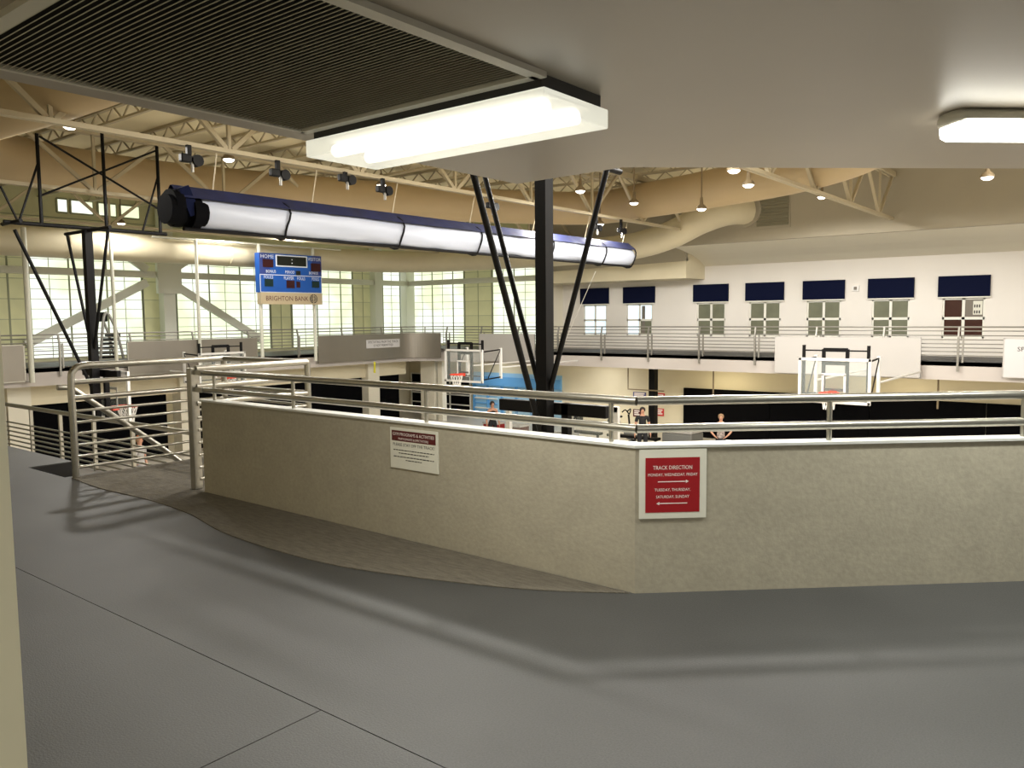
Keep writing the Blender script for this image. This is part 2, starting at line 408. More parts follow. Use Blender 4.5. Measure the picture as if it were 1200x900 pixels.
# translucent window bays
wn = [0]
pane_meshes = {}
def pane_mesh(w, h, axis, m):
    key = (round(w,3), round(h,3), axis, m)
    if key not in pane_meshes:
        me = bpy.data.meshes.new('pane'); hw, hh, d = w/2, h/2, .012
        s = (d,hw,hh) if axis == 'x' else (hw,d,hh)
        v = [(sx*s[0],sy*s[1],sz*s[2]) for sz in (-1,1) for sx, sy in ((-1,-1),(1,-1),(1,1),(-1,1))]
        me.from_pydata(v, [], [(0,3,2,1),(4,5,6,7),(0,1,5,4),(1,2,6,5),(2,3,7,6),(3,0,4,7)]); me.materials.append(MATS[m]); pane_meshes[key] = me
    return pane_meshes[key]
def bay_window(axis, c, a0, a1, z0, z1, m, label, cell=.72, rowh=.365, thick_every=2):
    wn[0] += 1; name = 'window_%d' % wn[0]
    P = (lambda a, d, z: (c+d,a,z)) if axis == 'x' else (lambda a, d, z: (a,c-d,z))
    n = max(1, round((a1-a0)/cell)); cw = (a1-a0)/n; nr = round((z1-z0)/rowh); rh = (z1-z0)/nr
    fr = MB()
    for i in range(n+1):
        t = .03 if i % thick_every == 0 else .008
        fr.box(P(a0+i*cw-t,-.04,z0), P(a0+i*cw+t,.035,z1))
    for j in range(nr+1):
        t = .03 if j in (0, nr) else .009
        fr.box(P(a0,-.035,z0+j*rh-t), P(a1,.03,z0+j*rh+t))
    f = struct(fr.build(name, 'mullion'), label)
    me = pane_mesh(cw-.02, rh-.02, axis, m)
    for i in range(n):
        for j in range(nr): inst('pane', me, f, P(a0+(i+.5)*cw, 0, z0+(j+.5)*rh))
    return f
yl = lambda px: onx(XW, px, 345).y
xf = lambda px: ony(YW, px, 345).x
Z0, Z1 = .1, 4.5
day = 'bright translucent panel window with a grid of panes'
shut = 'olive opaque panel bay with a grid of panes'
for a, b, m in ((35,167,'pane_day'),(207,316,'pane_day'),(342,413,'pane_day'),(449,469,'pane_day')): bay_window('x', XW-.05, yl(a), yl(b), Z0, Z1, m, day)
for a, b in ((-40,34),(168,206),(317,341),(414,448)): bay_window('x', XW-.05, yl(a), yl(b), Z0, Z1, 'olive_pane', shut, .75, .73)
for a, b, m in ((483,543,'pane_day'),(577,656,'pane_day')): bay_window('y', YW+.05, xf(a), xf(b), Z0, Z1, m, day)
bay_window('y', YW+.05, xf(544), xf(576), Z0, Z1, 'olive_pane', shut, .75, .73)
# clerestory strip
for a, b in ((66,78),(82,108),(114,135),(140,162)): bay_window('x', XW+.02, onx(XW,a,240).y, onx(XW,b,240).y, 5.5, 6.0, 'pane_day', 'small bright clerestory window high under the roof', 1.0, .5)
for a, b in ((585,598),(600,626)): bay_window('y', YW-.02, ony(YW,a,270).x, ony(YW,b,270).x, 4.75, 5.35, 'pane_day', 'small bright clerestory window in the far upper wall', 1.2, .6)
# steel columns, beam and braces in front of the window wall
def col(p, q, w, h, label, nm='steel_column', cat='column', grp=None):
    return tag(MB().bar(p, q, w, h).build(nm, 'brace'), label, cat, grp)
cy = [yl(189), yl(434)]
col((XW+.45,cy[1],0),(XW+.45,cy[1],RZ-.4),.5,.4, 'cream steel column against the window wall near the corner')
bcn = thing('braced_column', 'cream steel column with gusset plate and four white diagonal braces', 'column', (XW+.45,cy[0],0))
MB().bar((XW+.45,cy[0],0),(XW+.45,cy[0],RZ-.4),.5,.4).build('column', 'brace', bcn)
MB().box((XW+.56,cy[0]-.5,2.55),(XW+.74,cy[0]+.5,3.75)).build('gusset_plate', 'brace', bcn)
for (ax_, ay_), (bx_, by_) in (((172,331),(30,404)),((200,331),(306,398)),((172,316),(135,290)),((202,316),(240,292))):
    MB().bar(onx(XW+.6,ax_,ay_), onx(XW+.6,bx_,by_), .16, .3).build('diagonal_brace', 'brace', bcn)
col((XW+.3,YW-.35,0),(XW+.3,YW-.35,RZ-.4),.6,.45, 'thick cream corner column where the two window walls meet')
col((XW+.5,9,3.3),(XW+.5,YW-.5,3.3),.2,.26, 'long white horizontal steel beam crossing the left windows', 'steel_beam', 'beam')
col((XW+.5,YW-.5,3.3),(-21.7,YW-.5,3.3),.2,.26, 'long white horizontal steel beam crossing the far windows', 'steel_beam', 'beam')

# far right wall with seven windows
WINPX = [(681,714),(731,768),(813,854),(874,919),(941,990),(1017,1071),(1099,1160)]
WX = [(ony(YW,a,360).x, ony(YW,b,360).x) for a, b in WINPX]
ZS, ZH, ZT = .62, 1.97, 2.74
wr = MB(); x = -21.55
ins = .14
for a, b in WX:
    wr.box((x,YW,-.5),(a+ins,YW+.25,3.55)); wr.box((a+ins,YW,-.5),(b-ins,YW+.25,ZS)); wr.box((a+ins,YW,ZH+.05),(b-ins,YW+.25,3.55)); x = b-ins
wr.box((x,YW,-.5),(XR,YW+.25,3.55))
wallR = struct(wr.build('wall_far', 'white_wall'), 'white far wall with a row of shaded windows')
kinds = ['win_day','win_day','win_olive','win_olive','win_olive','win_olive','win_dark']
for i, (a, b) in enumerate(WX):
    a += ins; b -= ins; c = (a+b)/2; wn[0] += 1; zm = 1.3
    fr = MB()
    for x0, x1, z0, z1 in ((a,a+.06,ZS,ZH),(b-.06,b,ZS,ZH),(c-.045,c+.045,ZS,ZH),(a,b,ZH-.04,ZH+.05),(a,b,ZS,ZS+.06),(a,b,zm-.045,zm+.045)):
        fr.box((x0,YW+.03,z0),(x1,YW+.1,z1))
    f = struct(fr.build('window_%d' % wn[0], 'frame_white'), 'white framed four pane window in the far wall')
    for px, (x0, x1) in enumerate(((a+.06,c-.045),(c+.045,b-.06))):
        for z0, z1 in ((ZS+.06,zm-.045),(zm+.045,ZH-.04)):
            k = kinds[i]
            if i == 6 and px == 1 and z0 > 1: k = 'win_gray'
            if i == 1 and px == 1: k = 'win_olive' if z0 < 1 else 'win_day'
            MB().box((x0,YW+.055,z0),(x1,YW+.075,z1)).build('pane', k, f)
    if i == 6:
        MB().box((b-.36,YW+.045,1.42),(b-.08,YW+.054,1.88)).build('poster', 'sign_white', f)
        for q in range(6): MB().box((b-.33+.07*(q % 3),YW+.041,1.46+.2*(q//3)),(b-.29+.07*(q % 3),YW+.045,1.56+.2*(q//3))).build('poster_mark', 'ink', f)
    if i == 1: MB().box((c+.1,YW+.045,ZS+.08),(c+.26,YW+.054,ZH-.06)).build('blind_strip', 'win_gray', f)
    lab = ['navy fabric shade over the window closest to the corner duct elbow','navy fabric shade over the second daylit window under the cream box soffit','navy fabric shade over the first window past the soffit step','navy fabric shade over window above the open bars by white guard panel','navy fabric shade over window left of the small wall strobe','navy fabric shade over window right of the small wall strobe','navy fabric shade over the dark window with a poster'][i]
    sh = thing('window_shade', lab, 'blind', (c,YW-.06,ZH), 'navy window shades on the far wall')
    MB().box((a-ins,YW-.09,ZH+.06),(b+ins,YW-.02,ZT)).build('fabric', 'navy', sh)
    MB().box((a-ins-.02,YW-.1,ZH+.02),(b+ins+.02,YW-.001,ZH+.06)).build('bottom_bar', 'frame_white', sh)
p = ony(YW, 1003, 338)
st = thing('wall_strobe', 'small white and red alarm strobe on the far wall between shades', 'alarm', (p.x,YW-.04,p.z))
MB().box((p.x-.12,YW-.06,p.z-.1),(p.x+.12,YW-.001,p.z+.1)).build('body', 'bb_white', st); MB().box((p.x-.05,YW-.09,p.z-.05),(p.x+.05,YW-.06,p.z+.06)).build('lens', 'win_gray', st)
# bulkhead and curved soffit above the far deck
bk = MB(); XB0 = -14.45
bk.box((XB0,YF,4.10),(XR,YF+.2,RZ)); bulk = struct(bk.build('wall_bulkhead', 'taupe'), 'taupe bulkhead above the far deck')
cs = MB(); prof = [(YF+.01,4.12),(YF+.9,4.02),(YF+1.8,3.88),(YF+2.5,3.7),(YW,3.48)]
for k in range(len(prof)-1):
    (y0,z0),(y1,z1) = prof[k], prof[k+1]
    cs.add([(XB0,y0,z0),(XR,y0,z0),(XR,y1,z1),(XB0,y1,z1),(XB0,y0,z0+.12),(XR,y0,z0+.12),(XR,y1,z1+.12),(XB0,y1,z1+.12)],
           [(0,3,2,1),(4,5,6,7),(0,1,5,4),(1,2,6,5),(2,3,7,6),(3,0,4,7)])
struct(cs.build('ceiling_cove', 'cream_light'), 'curved cove between the bulkhead and the far wall')
a, b = ony(YF-.01, 885, 269), ony(YF-.01, 927, 226)
lv = thing('louver_panel', 'square olive louvre panel set in the taupe bulkhead', 'vent', ((a.x+b.x)/2,YF-.03,a.z))
MB().box((a.x,YF-.03,a.z),(b.x,YF-.001,b.z)).build('frame', 'taupe', lv)
for k in range(9): zz = a.z+.09+(b.z-a.z-.1)*k/9; MB().box((a.x+.06,YF-.05,zz),(b.x-.06,YF-.031,zz+.1)).build('slat', 'louver', lv)
# box soffit over the first two windows
bx = MB(); x0, x1 = -21.6, XB0
yb = 29.3
bx.add([(x0,yb,2.95),(x1,yb,2.95),(x1,YW,2.95),(x0,YW,2.95),(x0,yb,3.45),(x1,yb,3.62),(x1,YW,RZ),(x0,YW,RZ)], [(0,3,2,1),(4,5,6,7),(0,1,5,4),(1,2,6,5),(2,3,7,6),(3,0,4,7)])
struct(bx.build('trim_1', 'cream'), 'cream box soffit over the first two far windows')
struct(MB().add([(x0,yb-.02,3.46),(x1,yb-.02,3.63),(x1,YF+.2,RZ),(x0,YF+.2,RZ),(x0,yb+.2,3.46),(x1,yb+.2,3.63),(x1,YF+.5,RZ),(x0,YF+.5,RZ)], [(0,1,2,3),(4,7,6,5),(0,4,5,1),(3,2,6,7),(0,3,7,4),(1,5,6,2)]).build('wall_sloped_panel', 'taupe'), 'sloping taupe panel above the box soffit')
struct(MB().box((-21.75,YW-.9,0),(-21.55,YW,RZ)).build('wall_return', 'cream_light'), 'pale return wall at the end of the far windows')
# walls below the deck
wu = MB(); wu.box((XW,YW,GZ),(XR,YW+.25,-.5)); wallU = struct(wu.build('wall_far_lower', 'cream'), 'cream wall under the far deck')
wv = MB(); wv.box((-29.2,3.7,-1.3),(-29.0,YF,-.4)); wv.box((XW-.25,3.0,GZ),(XW,YW,-.5)); struct(wv.build('wall_left_lower', 'cream'), 'cream header wall under the left deck')
struct(MB().box((XW-.3,-2.85,-.5),(XR,-2.6,RZ)).build('wall_back', 'cream'), 'cream wall behind the track')
struct(MB().box((XR,-2.85,GZ),(XR+.25,YW+.3,RZ)).build('wall_right', 'white_wall'), 'white wall on the right end of the gym')
struct(MB().box((XW,3.3,GZ),(XR,3.5,-.5)).build('wall_front_lower', 'cream'), 'cream wall under the near deck')
# black wall pads under the decks
pads = [(-15.3,-11.6),(-11.58,-7.9),(-7.88,-4.2),(-4.18,-.5),(-.48,3.2)]
for i, (a, b) in enumerate(pads):
    tag(MB().box((a,YW-.12,GZ),(b,YW-.001,-1.56)).build('wall_pad', 'black_matt', bevel=.01), 'tall black padded panel on the wall under the far deck', 'wall pad', 'black pads under the far deck')
for a, b in ((3.8,9.9),(10.9,15.6),(17.0,19.4),(19.42,22.3),(22.32,25.3),(26.12,27.7)):
    tag(MB().box((-29.35,a,GZ),(-29.21,b,-1.31)).build('wall_pad', 'black_matt'), 'wide black padded panel under the left deck', 'wall pad', 'black pads under the left deck')
for y in (10.4, 16.3, 25.7): tag(MB().box((-29.4,y-.35,GZ),(-28.8,y+.35,-.41)).build('deck_column', 'cream_light'), 'white square column under the left deck', 'column', 'columns under the left deck')
tag(MB().box((-28.6,28.6,GZ),(-27.6,29.4,-.41)).build('deck_column', 'cream_light', bevel=.03), 'wide white column under the deck corner', 'column')
tag(MB().box((-16.25,29.6,GZ),(-15.98,29.9,-.41)).build('deck_column', 'black'), 'slim black steel column under the far deck by the posters', 'column')
tag(MB().box((-27.4,YF+.6,GZ),(-27.1,YF+.9,-.41)).build('deck_column', 'cream_light'), 'slim white column beside the dark glazed doors', 'column')
# dark glazed overhead door
gd = thing('overhead_door', 'dark glazed overhead door with white bars under the deck corner', 'door', (-29.3,YW-.05,GZ))
a, b = -31.6, -27.3
MB().box((a,YW-.08,GZ),(b,YW-.05,-1.5)).build('glazing', 'black_matt', gd)
for k in range(4): x = a+(b-a)*k/3; MB().box((x-.04,YW-.12,GZ),(x+.04,YW-.08,-1.5)).build('mullion', 'frame_white', gd)
for k in range(5): z = GZ+.02+2.05*k/4; MB().box((a,YW-.12,z-.03),(b,YW-.08,z+.03)).build('bar', 'frame_white', gd)
# blue glazed room
bl = thing('blue_partition', 'light blue glazed partition with shelves under the far deck', 'partition', (-24.5,YW-.06,GZ))
xa, xb = -27.1, -21.6
MB().box((xa,YW-.06,GZ),(xb,YW-.01,-1.3)).build('backing', 'blue_light', bl)
MB().box((xa,YW-.2,-1.95),(xb,YW-.06,-1.5)).build('header', 'blue', bl)
for k in range(6): MB().box((xa+k*(xb-xa)/6,YW-.14,GZ),(xa+k*(xb-xa)/6+.12,YW-.06,-1.95)).build('post', 'blue', bl)
for k in range(6): MB().box((xa+.14,YW-.16,-3.4+.25*k),(xa+1.6,YW-.061,-3.34+.25*k)).build('shelf', 'frame_white' if k % 2 else 'blue', bl)

# bright ceiling lights under the deck
for i, (x, y, pw_, c, l) in enumerate(((-19.0,29.6,30,(1,.98,.95),'flat panel light under the far deck above the posters'),(-13.2,29.6,30,(1,.86,.55),'warm flat panel light under the far deck above the black pads'),(-6.5,29.6,18,(1,.86,.6),'warm flat panel light under the deck behind the larger hoop'),(-30.3,24.0,25,(1,.9,.7),'flat panel light under the left deck near its rounded corner'),(-30.3,16,18,(1,.9,.7),'flat panel light under the left deck behind the black pads'),(-25,29.6,22,(.95,.97,1),'flat panel light in front of the blue partition'))):
    t = thing('under_deck_light', l, 'light', (x,y,-.5))
    MB().box((x-.6,y-.3,-.55),(x+.6,y+.3,-.501)).build('frame', 'lamp_body', t); MB().box((x-.55,y-.25,-.56),(x+.55,y+.25,-.55)).build('lens', 'lens', t)
    area_light('lamp_light', t, (x,y,-.58), 1.1, .5, pw_, c)

# ------------------------------------------------------------------ trusses
for i, x in enumerate((-6.64,-13.15,-19.6,-26.1)):
    y0, y1 = 3.9, (27.98 if i < 2 else 30.9)
    t = thing('roof_truss', ['deep cream steel truss ending at the taupe bulkhead by the louvre','deep cream steel truss carrying the rolled divider curtain','deep cream steel truss above the left hoop mast','deep cream steel truss closest to the left window wall'][i], 'truss', (x,(y0+y1)/2,4.45), 'roof trusses')
    bc = MB(); bc.box((x-.07,y0,4.47),(x-.012,y1,4.55)); bc.box((x+.012,y0,4.47),(x+.07,y1,4.55)); bc.build('bottom_chord', 'truss', t)
    bc = MB(); bc.box((x-.1,y0,5.82),(x-.015,y1,5.97)); bc.box((x+.015,y0,5.82),(x+.1,y1,5.97)); bc.build('top_chord', 'truss', t)
    n = 8; st_ = (y1-y0)/n
    for k in range(n):
        ya = y0+k*st_; ym = ya+st_/2
        MB().bar((x,ya+.05,5.85),(x,ym-.06,4.55),.08,.08).build('web_member', 'truss', t); MB().bar((x,ym+.06,4.55),(x,ya+st_-.05,5.85),.08,.08).build('web_member', 'truss', t)
        MB().bar((x,ym,4.55),(x,ym,5.85),.06,.06).build('web_member', 'truss', t)
# sprinkler pipe beside the middle truss
tag(MB().tube((-14.1,3.9,5.89),(-14.1,27.9,5.89),.05,8).build('sprinkler_pipe', 'truss', None, True), 'thin cream pipe running parallel beside the curtain truss', 'pipe')

# ------------------------------------------------------------------ ducts
zc = 5.2
oval = [(-20.5,7.3),(-21.1,11),(-19.9,15.4),(-18.1,19.8),(-15.4,23.6),(-12.5,23.2),(-10.2,22.5),(-7.4,21.3),(-5.0,19.0),(-3.6,15.5),(-3.6,11),(-5.2,7.4),(-8.5,5.9),(-13.5,5.7),(-18,5.6)]
tag(MB().path(crom([(x,y,zc) for x, y in oval], 6, True), .56, 20, True).build('oval_duct', 'tan_duct', None, True), 'huge tan round duct looping in an oval between the trusses', 'duct')
ld = [(-28.6,-2,4.08),(-28.6,8,4.08),(-28.6,20,4.08),(-28.5,24.5,4.1),(-27.6,26.8,4.12),(-25.4,27.9,4.12),(-21,28.0,4.1),(-17.2,27.5,4.1),(-15.2,26.9,4.14),(-13.7,26.6,4.4),(-12.6,26.7,4.85),(-11.9,27.2,5.12),(-11.5,27.99,5.2)]
ldo = thing('round_duct', 'cream round duct above the windows curving up into the bulkhead', 'duct', (-26,26,3.6))
MB().path(crom(ld, 7), .5, 20).build('pipe', 'duct', ldo, True)
MB().path([(-11.5,27.88,5.2),(-11.5,27.99,5.2)], .6, 20).build('collar', 'taupe', ldo, True)
for p in ((-28.6,12,4.08),(-28.6,18,4.08),(-21,28.0,4.1)): MB().path([Vector(p)-Vector((0,.03,0)),Vector(p)+Vector((0,.03,0))] if p[0] < -28 else [Vector(p)-Vector((.03,0,0)),Vector(p)+Vector((.03,0,0))], .515, 20).build('joint_band', 'duct', ldo, True)

# ------------------------------------------------------------------ high-bay lamps
def highbay(x, y, z, label, on_=1.0, stem=True):
    t = thing('high_bay_lamp', label, 'lamp', (x,y,z), 'high bay lamps under the roof')
    MB().tube((x,y,z+.3),(x,y,RZ-.002 if stem else z+.45),.02,6).build('stem', 'hb_body', t)
    MB().lathe((x,y,z), [(.135,.0),(.14,.03),(.11,.08),(.05,.13),(.035,.31)], 16).build('reflector', 'hb_body', t, True)
    MB().lathe((x,y,z), [(.02,-.06),(.07,-.05),(.11,-.02),(.13,.012)], 16).build('lens', 'hb_lens', t, True)
    L = bpy.data.lights.new('lamp_light', 'SPOT'); L.energy = HIGH_BAY_W*4*on_; L.color = (1,.965,.9); L.spot_size = math.radians(177); L.spot_blend = .2; L.shadow_soft_size = .2
    o = bpy.data.objects.new('lamp_light', L); COL.objects.link(o); o.parent = t; o.location = (0,0,-.07); return t
seen = [((82,148),5.0,'lamp hanging over the oval duct by the left hoop frame'),((268,187),5.0,'lamp hanging above the near half of the rolled curtain'),((447,217),5.0,'lamp hanging above the middle of the rolled curtain'),
 ((142,262),4.75,'lamp hanging over the left deck behind the hoop frame'),((268,272),4.75,'lamp hanging over the left deck before the scoreboard'),((346,273),4.75,'lamp hanging above the scoreboard'),
 ((743,238),4.7,'lamp hanging before the oval duct past the curtain end'),((822,245),4.35,'lamp hanging under the oval duct near the duct elbow'),((860,200),4.35,'lamp close to the soffit edge before the oval duct'),
 ((877,217),4.35,'lamp hanging below the oval duct near the end truss'),((963,231),4.9,'lamp hanging against the taupe bulkhead under the end truss'),((1157,208),4.35,'lamp hanging alone before the taupe bulkhead'),
 ((680,224),4.7,'lamp between the truss web and the black mast brace'),((703,263),4.35,'lamp hanging over the far end of the curtain'),((641,251),4.35,'lamp hanging behind the tall black mast')]
for (px, py), z, l in seen:
    p = onz(z, px, py); highbay(p.x, p.y, z, 'round high bay '+l, .5 if p.x < -24 else 1)
for x, y in ((-3.3,8.2),(-5.6,13.5),(-8.3,8.2),(-8.3,13.5),(-1.0,18),(2.5,12),(2.5,22)):  # added lamps out of view, light the near court and track floor
    highbay(x, y, 5.3, 'added unseen round high bay lamp over the near court above the low soffit', 1.35)

# ------------------------------------------------------------------ divider curtain
ct = thing('divider_curtain', 'long rolled white divider curtain with navy valance slung under the truss', 'curtain', (-13.4,15,3.1))
ya, yb_ = 7.75, 22.95; cx, cz = -13.38, 3.42
ro = MB(); N = 76; K = 22
for i in range(N+1):
    t = i/N; y = ya+(yb_-ya)*t; pin = min(abs(((t*5.0) % 1)-0), abs(((t*5.0) % 1)-1)); s = .9+.1*min(1, pin*9)
    for k in range(K):
        th = 2*math.pi*k/K; wob = 1+.05*math.sin(3*th+y*1.7)+.03*math.sin(7*th+y*3.1)
        ro.v.append(Vector((cx+.27*s*wob*math.cos(th), y, cz-.02+.32*s*wob*math.sin(th))))
for i in range(N):
    for k in range(K): l = (k+1) % K; ro.f.append((i*K+k, i*K+l, (i+1)*K+l, (i+1)*K+k))
ro.f.append(tuple(range(K))[::-1]); ro.f.append(tuple(N*K+k for k in range(K)))
ro.build('roll', 'vinyl_white', ct, True)
va = MB()
for i in range(40):
    y0 = ya-.35+(yb_-ya+.35)*i/40; y1 = ya-.35+(yb_-ya+.35)*(i+1)/40
    for sgn in (-1, 1):
        a0, a1 = .29+.012*math.sin(i*2.1), .29+.012*math.sin((i+1)*2.1)
        va.add([(cx+sgn*.02,y0,cz+.41),(cx+sgn*.02,y1,cz+.41),(cx+sgn*a1,y1,cz+.18),(cx+sgn*a0,y0,cz+.18)], [(0,1,2,3)])
        va.add([(cx+sgn*.02,y0,cz+.395),(cx+sgn*.02,y1,cz+.395),(cx+sgn*(a1-.012),y1,cz+.18),(cx+sgn*(a0-.012),y0,cz+.18)], [(0,1,2,3)])
va.build('valance', 'navy_curtain', ct)
MB().path([(cx+.1,y_,cz-.34) for y_ in np.linspace(ya-.2,yb_,14)], .05, 8, ry=.035).build('bottom_hem', 'black', ct, True)
eb = MB()
for k in range(7): eb.path([(cx+.08*math.cos(k),ya-.42+.09*k-.1,cz-.02+.05*math.sin(2*k)),(cx+.08*math.cos(k),ya-.35+.09*k,cz-.02+.05*math.sin(2*k))], .26+.04*math.sin(k*1.7), 14)
eb.build('end_bundle', 'black_matt', ct, True)
MB().bar((cx,ya-.25,cz+.36),(cx,ya-.05,cz-.1),.5,.2).build('end_strap', 'navy', ct)
for y in [ony_ for ony_ in (onx(cx,328,250).y, onx(cx,462,265).y, onx(cx,554,275).y, onx(cx,639,285).y, onx(cx,701,295).y, yb_-.03)]:
    sp = MB(); ring = [(cx+.305*math.cos(a), y+.05*math.sin(3*a), cz-.02+.36*math.sin(a)) for a in [2*math.pi*k/18 for k in range(18)]]
    sp.path(ring, .022, 6, True); sp.build('strap', 'black', ct, True)
for y in (8.2, 10.4, 12.6, 15.2, 17.8, 20.4, 22.6): MB().tube((cx,y,cz+.38),(-13.2,y,4.46),.012,5).build('cable', 'truss', ct)
# curtain winches on the truss
for (px, py), l in (((222,186),'black winch motor with twin drums over the black end of the curtain'),((326,203),'small black winch pulley hung from the truss over the first strap'),((405,209),'black winch motor with sheave hung by the bright lamp'),((449,222),'black winch pulley beside the bright lamp over the curtain'),((576,241),'black winch pulley behind the tall black braces'),((699,266),'black winch pulley next to the far lamp'),((728,270),'black winch pulley at the far end of the curtain')):
    p = onx(-13.0, px, py); t = thing('curtain_winch', l, 'winch', (p.x,p.y,p.z-.2), 'curtain winches on the truss')
    MB().box((p.x-.06,p.y-.17,p.z-.07),(p.x+.06,p.y+.02,p.z+.07)).build('motor', 'black', t, bevel=.02)
    MB().path([(p.x-.07,p.y+.13,p.z-.02),(p.x+.07,p.y+.13,p.z-.02)], .1, 14).build('drum', 'black', t, True)
    MB().box((p.x-.03,p.y-.05,p.z+.07),(p.x+.03,p.y+.03,max(4.469,p.z+.12))).build('bracket', 'black', t)
    MB().tube((p.x,p.y+.05,p.z),(p.x,p.y+.05,p.z-.22),.03,6).build('hook', 'equip_grey', t)
p0 = Vector((cx,22.6,3.1)); p1 = ony(27.7, 655, 440)
tag(MB().tube(ony(24, 698, 318), ony(27.6, 657, 412), .012, 5).build('pull_rope', 'net'), 'thin pale rope slanting across the far wall to the deck', 'rope')

# ------------------------------------------------------------------ suspended hoop masts
def hoop_parts(t, c, fx_, W=1.83, z0=-.85, z1=.33, frame='bb_white'):
    """c: board centre (x,y); fx_: direction the board faces (unit 2d)"""
    n = Vector((fx_[0],fx_[1],0)); r = Vector((-n.y,n.x,0)); C = Vector((c[0],c[1],0)); U = Vector((0,0,1))
    gp_ = MB().obox(C+U*(z0+z1)/2, r*(W/2-.03), n*.012, U*((z1-z0)/2-.03)).build('backboard_glass', 'glass', t)
    f = MB(); f.obox(C+U*(z1-.03), r*W/2, n*.03, U*.035); f.obox(C+U*(z0+.03), r*W/2, n*.03, U*.035)
    for s in (-1, 1): f.obox(C+r*s*(W/2-.03)+U*(z0+z1)/2, r*.035, n*.03, U*(z1-z0)/2)
    f.build('backboard_frame', frame, t)
    s = MB(); zr = z0+.3
    for q in (-1, 1): s.obox(C+r*q*.28+U*(zr+.23)+n*.016, r*.03, n*.004, U*.23)
    s.obox(C+U*(zr+.46)+n*.016, r*.31, n*.004, U*.03); s.build('target_square', 'bb_white', gp_)
    rc = C+n*.38+U*zr
    rim = MB().path([rc+r*.235*math.cos(a)+n*.235*math.sin(a) for a in [2*math.pi*k/20 for k in range(20)]], .022, 6, True)
    rim.obox(C+n*.08+U*(zr-.02), r*.09, n*.07, U*.05); rm = rim.build('rim', 'orange', t, True)
    nt = MB()
    for k in range(12):
        a0, a1 = 2*math.pi*k/12, 2*math.pi*(k+1)/12
        for q in (-1, 1):
            aa = a0; pts = []
            for j, (rad, dz) in enumerate(((.23,0),(.19,-.14),(.15,-.27),(.13,-.42))):
                pts.append(rc+r*rad*math.cos(aa+q*j*math.pi/12)+n*rad*math.sin(aa+q*j*math.pi/12)+U*dz)
            nt.path(pts, .009, 4)
    nt.build('net', 'net', rm)
    return C, n, r, U
def mast(x0, label, bz):
    y = 8.5; t = thing('hoop_mast', label, 'hoop', (x0,y,-.9), 'ceiling hung hoop masts')
    MB().box((x0-.085,y-.085,-.55),(x0+.085,y+.085,3.55)).build('mast', 'black', t)
    for s in (-1, 1): MB().tube((x0+s*1.02,y,3.5),(x0+s*.07,y,bz),.035,8).build('side_brace', 'black', t, True)
    MB().tube((x0,7.0,3.45),(x0-.02,8.42,.0),.04,8).build('front_strut', 'black', t, True)
    MB().tube((x0-1.12,y,3.54),(x0+1.12,y,3.54),.04,8).build('cross_tube', 'black', t, True)
    fr = MB()
    MB().tube((x0,6.8,3.6),(x0,10.4,3.6),.045,8).build('base_tube', 'black', t, True)
    MB().tube((x0-.5,6.95,3.6),(x0+.5,6.95,3.6),.04,8).build('cross_tube', 'black', t, True)
    for yy, zz in ((7.55,5.55),(8.95,5.8),(10.25,5.7)): MB().tube((x0,yy,3.6),(x0,yy,zz),.04,8).build('hanger', 'black', t, True)
    for ya_, za_, yb_1, zb_ in ((7.6,5.5,10.3,4.16),(7.55,4.22,10.28,5.62),(6.78,4.34,7.09,3.6),(7.55,4.94,7.09,3.6),(10.25,5.0,9.8,3.62)):
        MB().tube((x0,ya_,za_),(x0,yb_1,zb_),.025,6).build('cross_brace', 'black', t, True)
    MB().box((x0-.87,y+.1,.2),(x0+.87,y+.2,.36)).build('board_beam', 'black', t, bevel=.01)
    for s in (-.24, .24): MB().box((x0+s-.05,y+.1,-.8),(x0+s+.05,y+.2,.36)).build('board_post', 'black', t)
    MB().tube((x0,y+.09,-.3),(x0,y+.3,-.3),.05,8).build('board_arm', 'black', t)
    hoop_parts(t, (x0,y+.34), (0,1))
    return t
mast(-6.2, 'tall black hoop mast with splayed braces behind the parapet', .5)
mast(-19.1, 'tall black hoop mast under an open cross-braced ceiling frame', .85)

# far hoops facing us
def side_hoop(c, face, wall_end, label):
    n = Vector((face[0],face[1],0)); r = Vector((-n.y,n.x,0)); U = Vector((0,0,1)); C = Vector((c[0],c[1],0))
    t = thing('wall_hoop', label, 'hoop', (c[0],c[1],-.9)); hoop_parts(t, c, face)
    for s in (-.82, .82): MB().obox(C-n*.1+r*s+U*-.05, r*.035, n*.035, U*.72).build('side_post', 'black', t)
    for s in (-.3, .3): MB().obox(C-n*.1+r*s+U*-.15, r*.04, n*.04, U*.72).build('inner_post', 'black', t)
    for z, h in ((.55,.05),(.2,.05),(-.5,.03)): MB().obox(C-n*.1+U*z, r*.3, n*.05, U*h).build('cross_plate', 'black', t)
    for z in (.53, -.62): MB().tube(C-n*.1-r*.85+U*z, C-n*.1+r*.85+U*z, .022, 6).build('cross_tube', 'black', t)
    for s in (-.82, .82):
        MB().tube(C-n*.1+r*s+U*.25, C-n*1.1+r*s+U*.3, .025, 6).build('arm', 'black', t); MB().tube(C-n*.1+r*s+U*-.75, C-n*1.1+r*s+U*-.7, .025, 6).build('arm', 'black', t)
        MB().tube(C-n*.4+r*s+U*-.7, C-n*1.1+r*s+U*.28, .018, 6).build('diagonal', 'black', t)
        MB().obox(C-n*1.12+r*s+U*-.2, r*.04, n*.04, U*.56).build('rear_post', 'bb_white', t)
    for s in (-.82, .82):
        p = C-n*1.12+r*s+U*-.35; q = p-n*(wall_end-.23); MB().tube(p, q, .03, 6).build('wall_arm', 'bb_white', t)
    return t
p = onz(-.55, 966, 461); side_hoop((p.x+.08,p.y+.5), (0,-1), YF-p.y-.5-1.14, 'glass basketball hoop hung before the white guard panel')
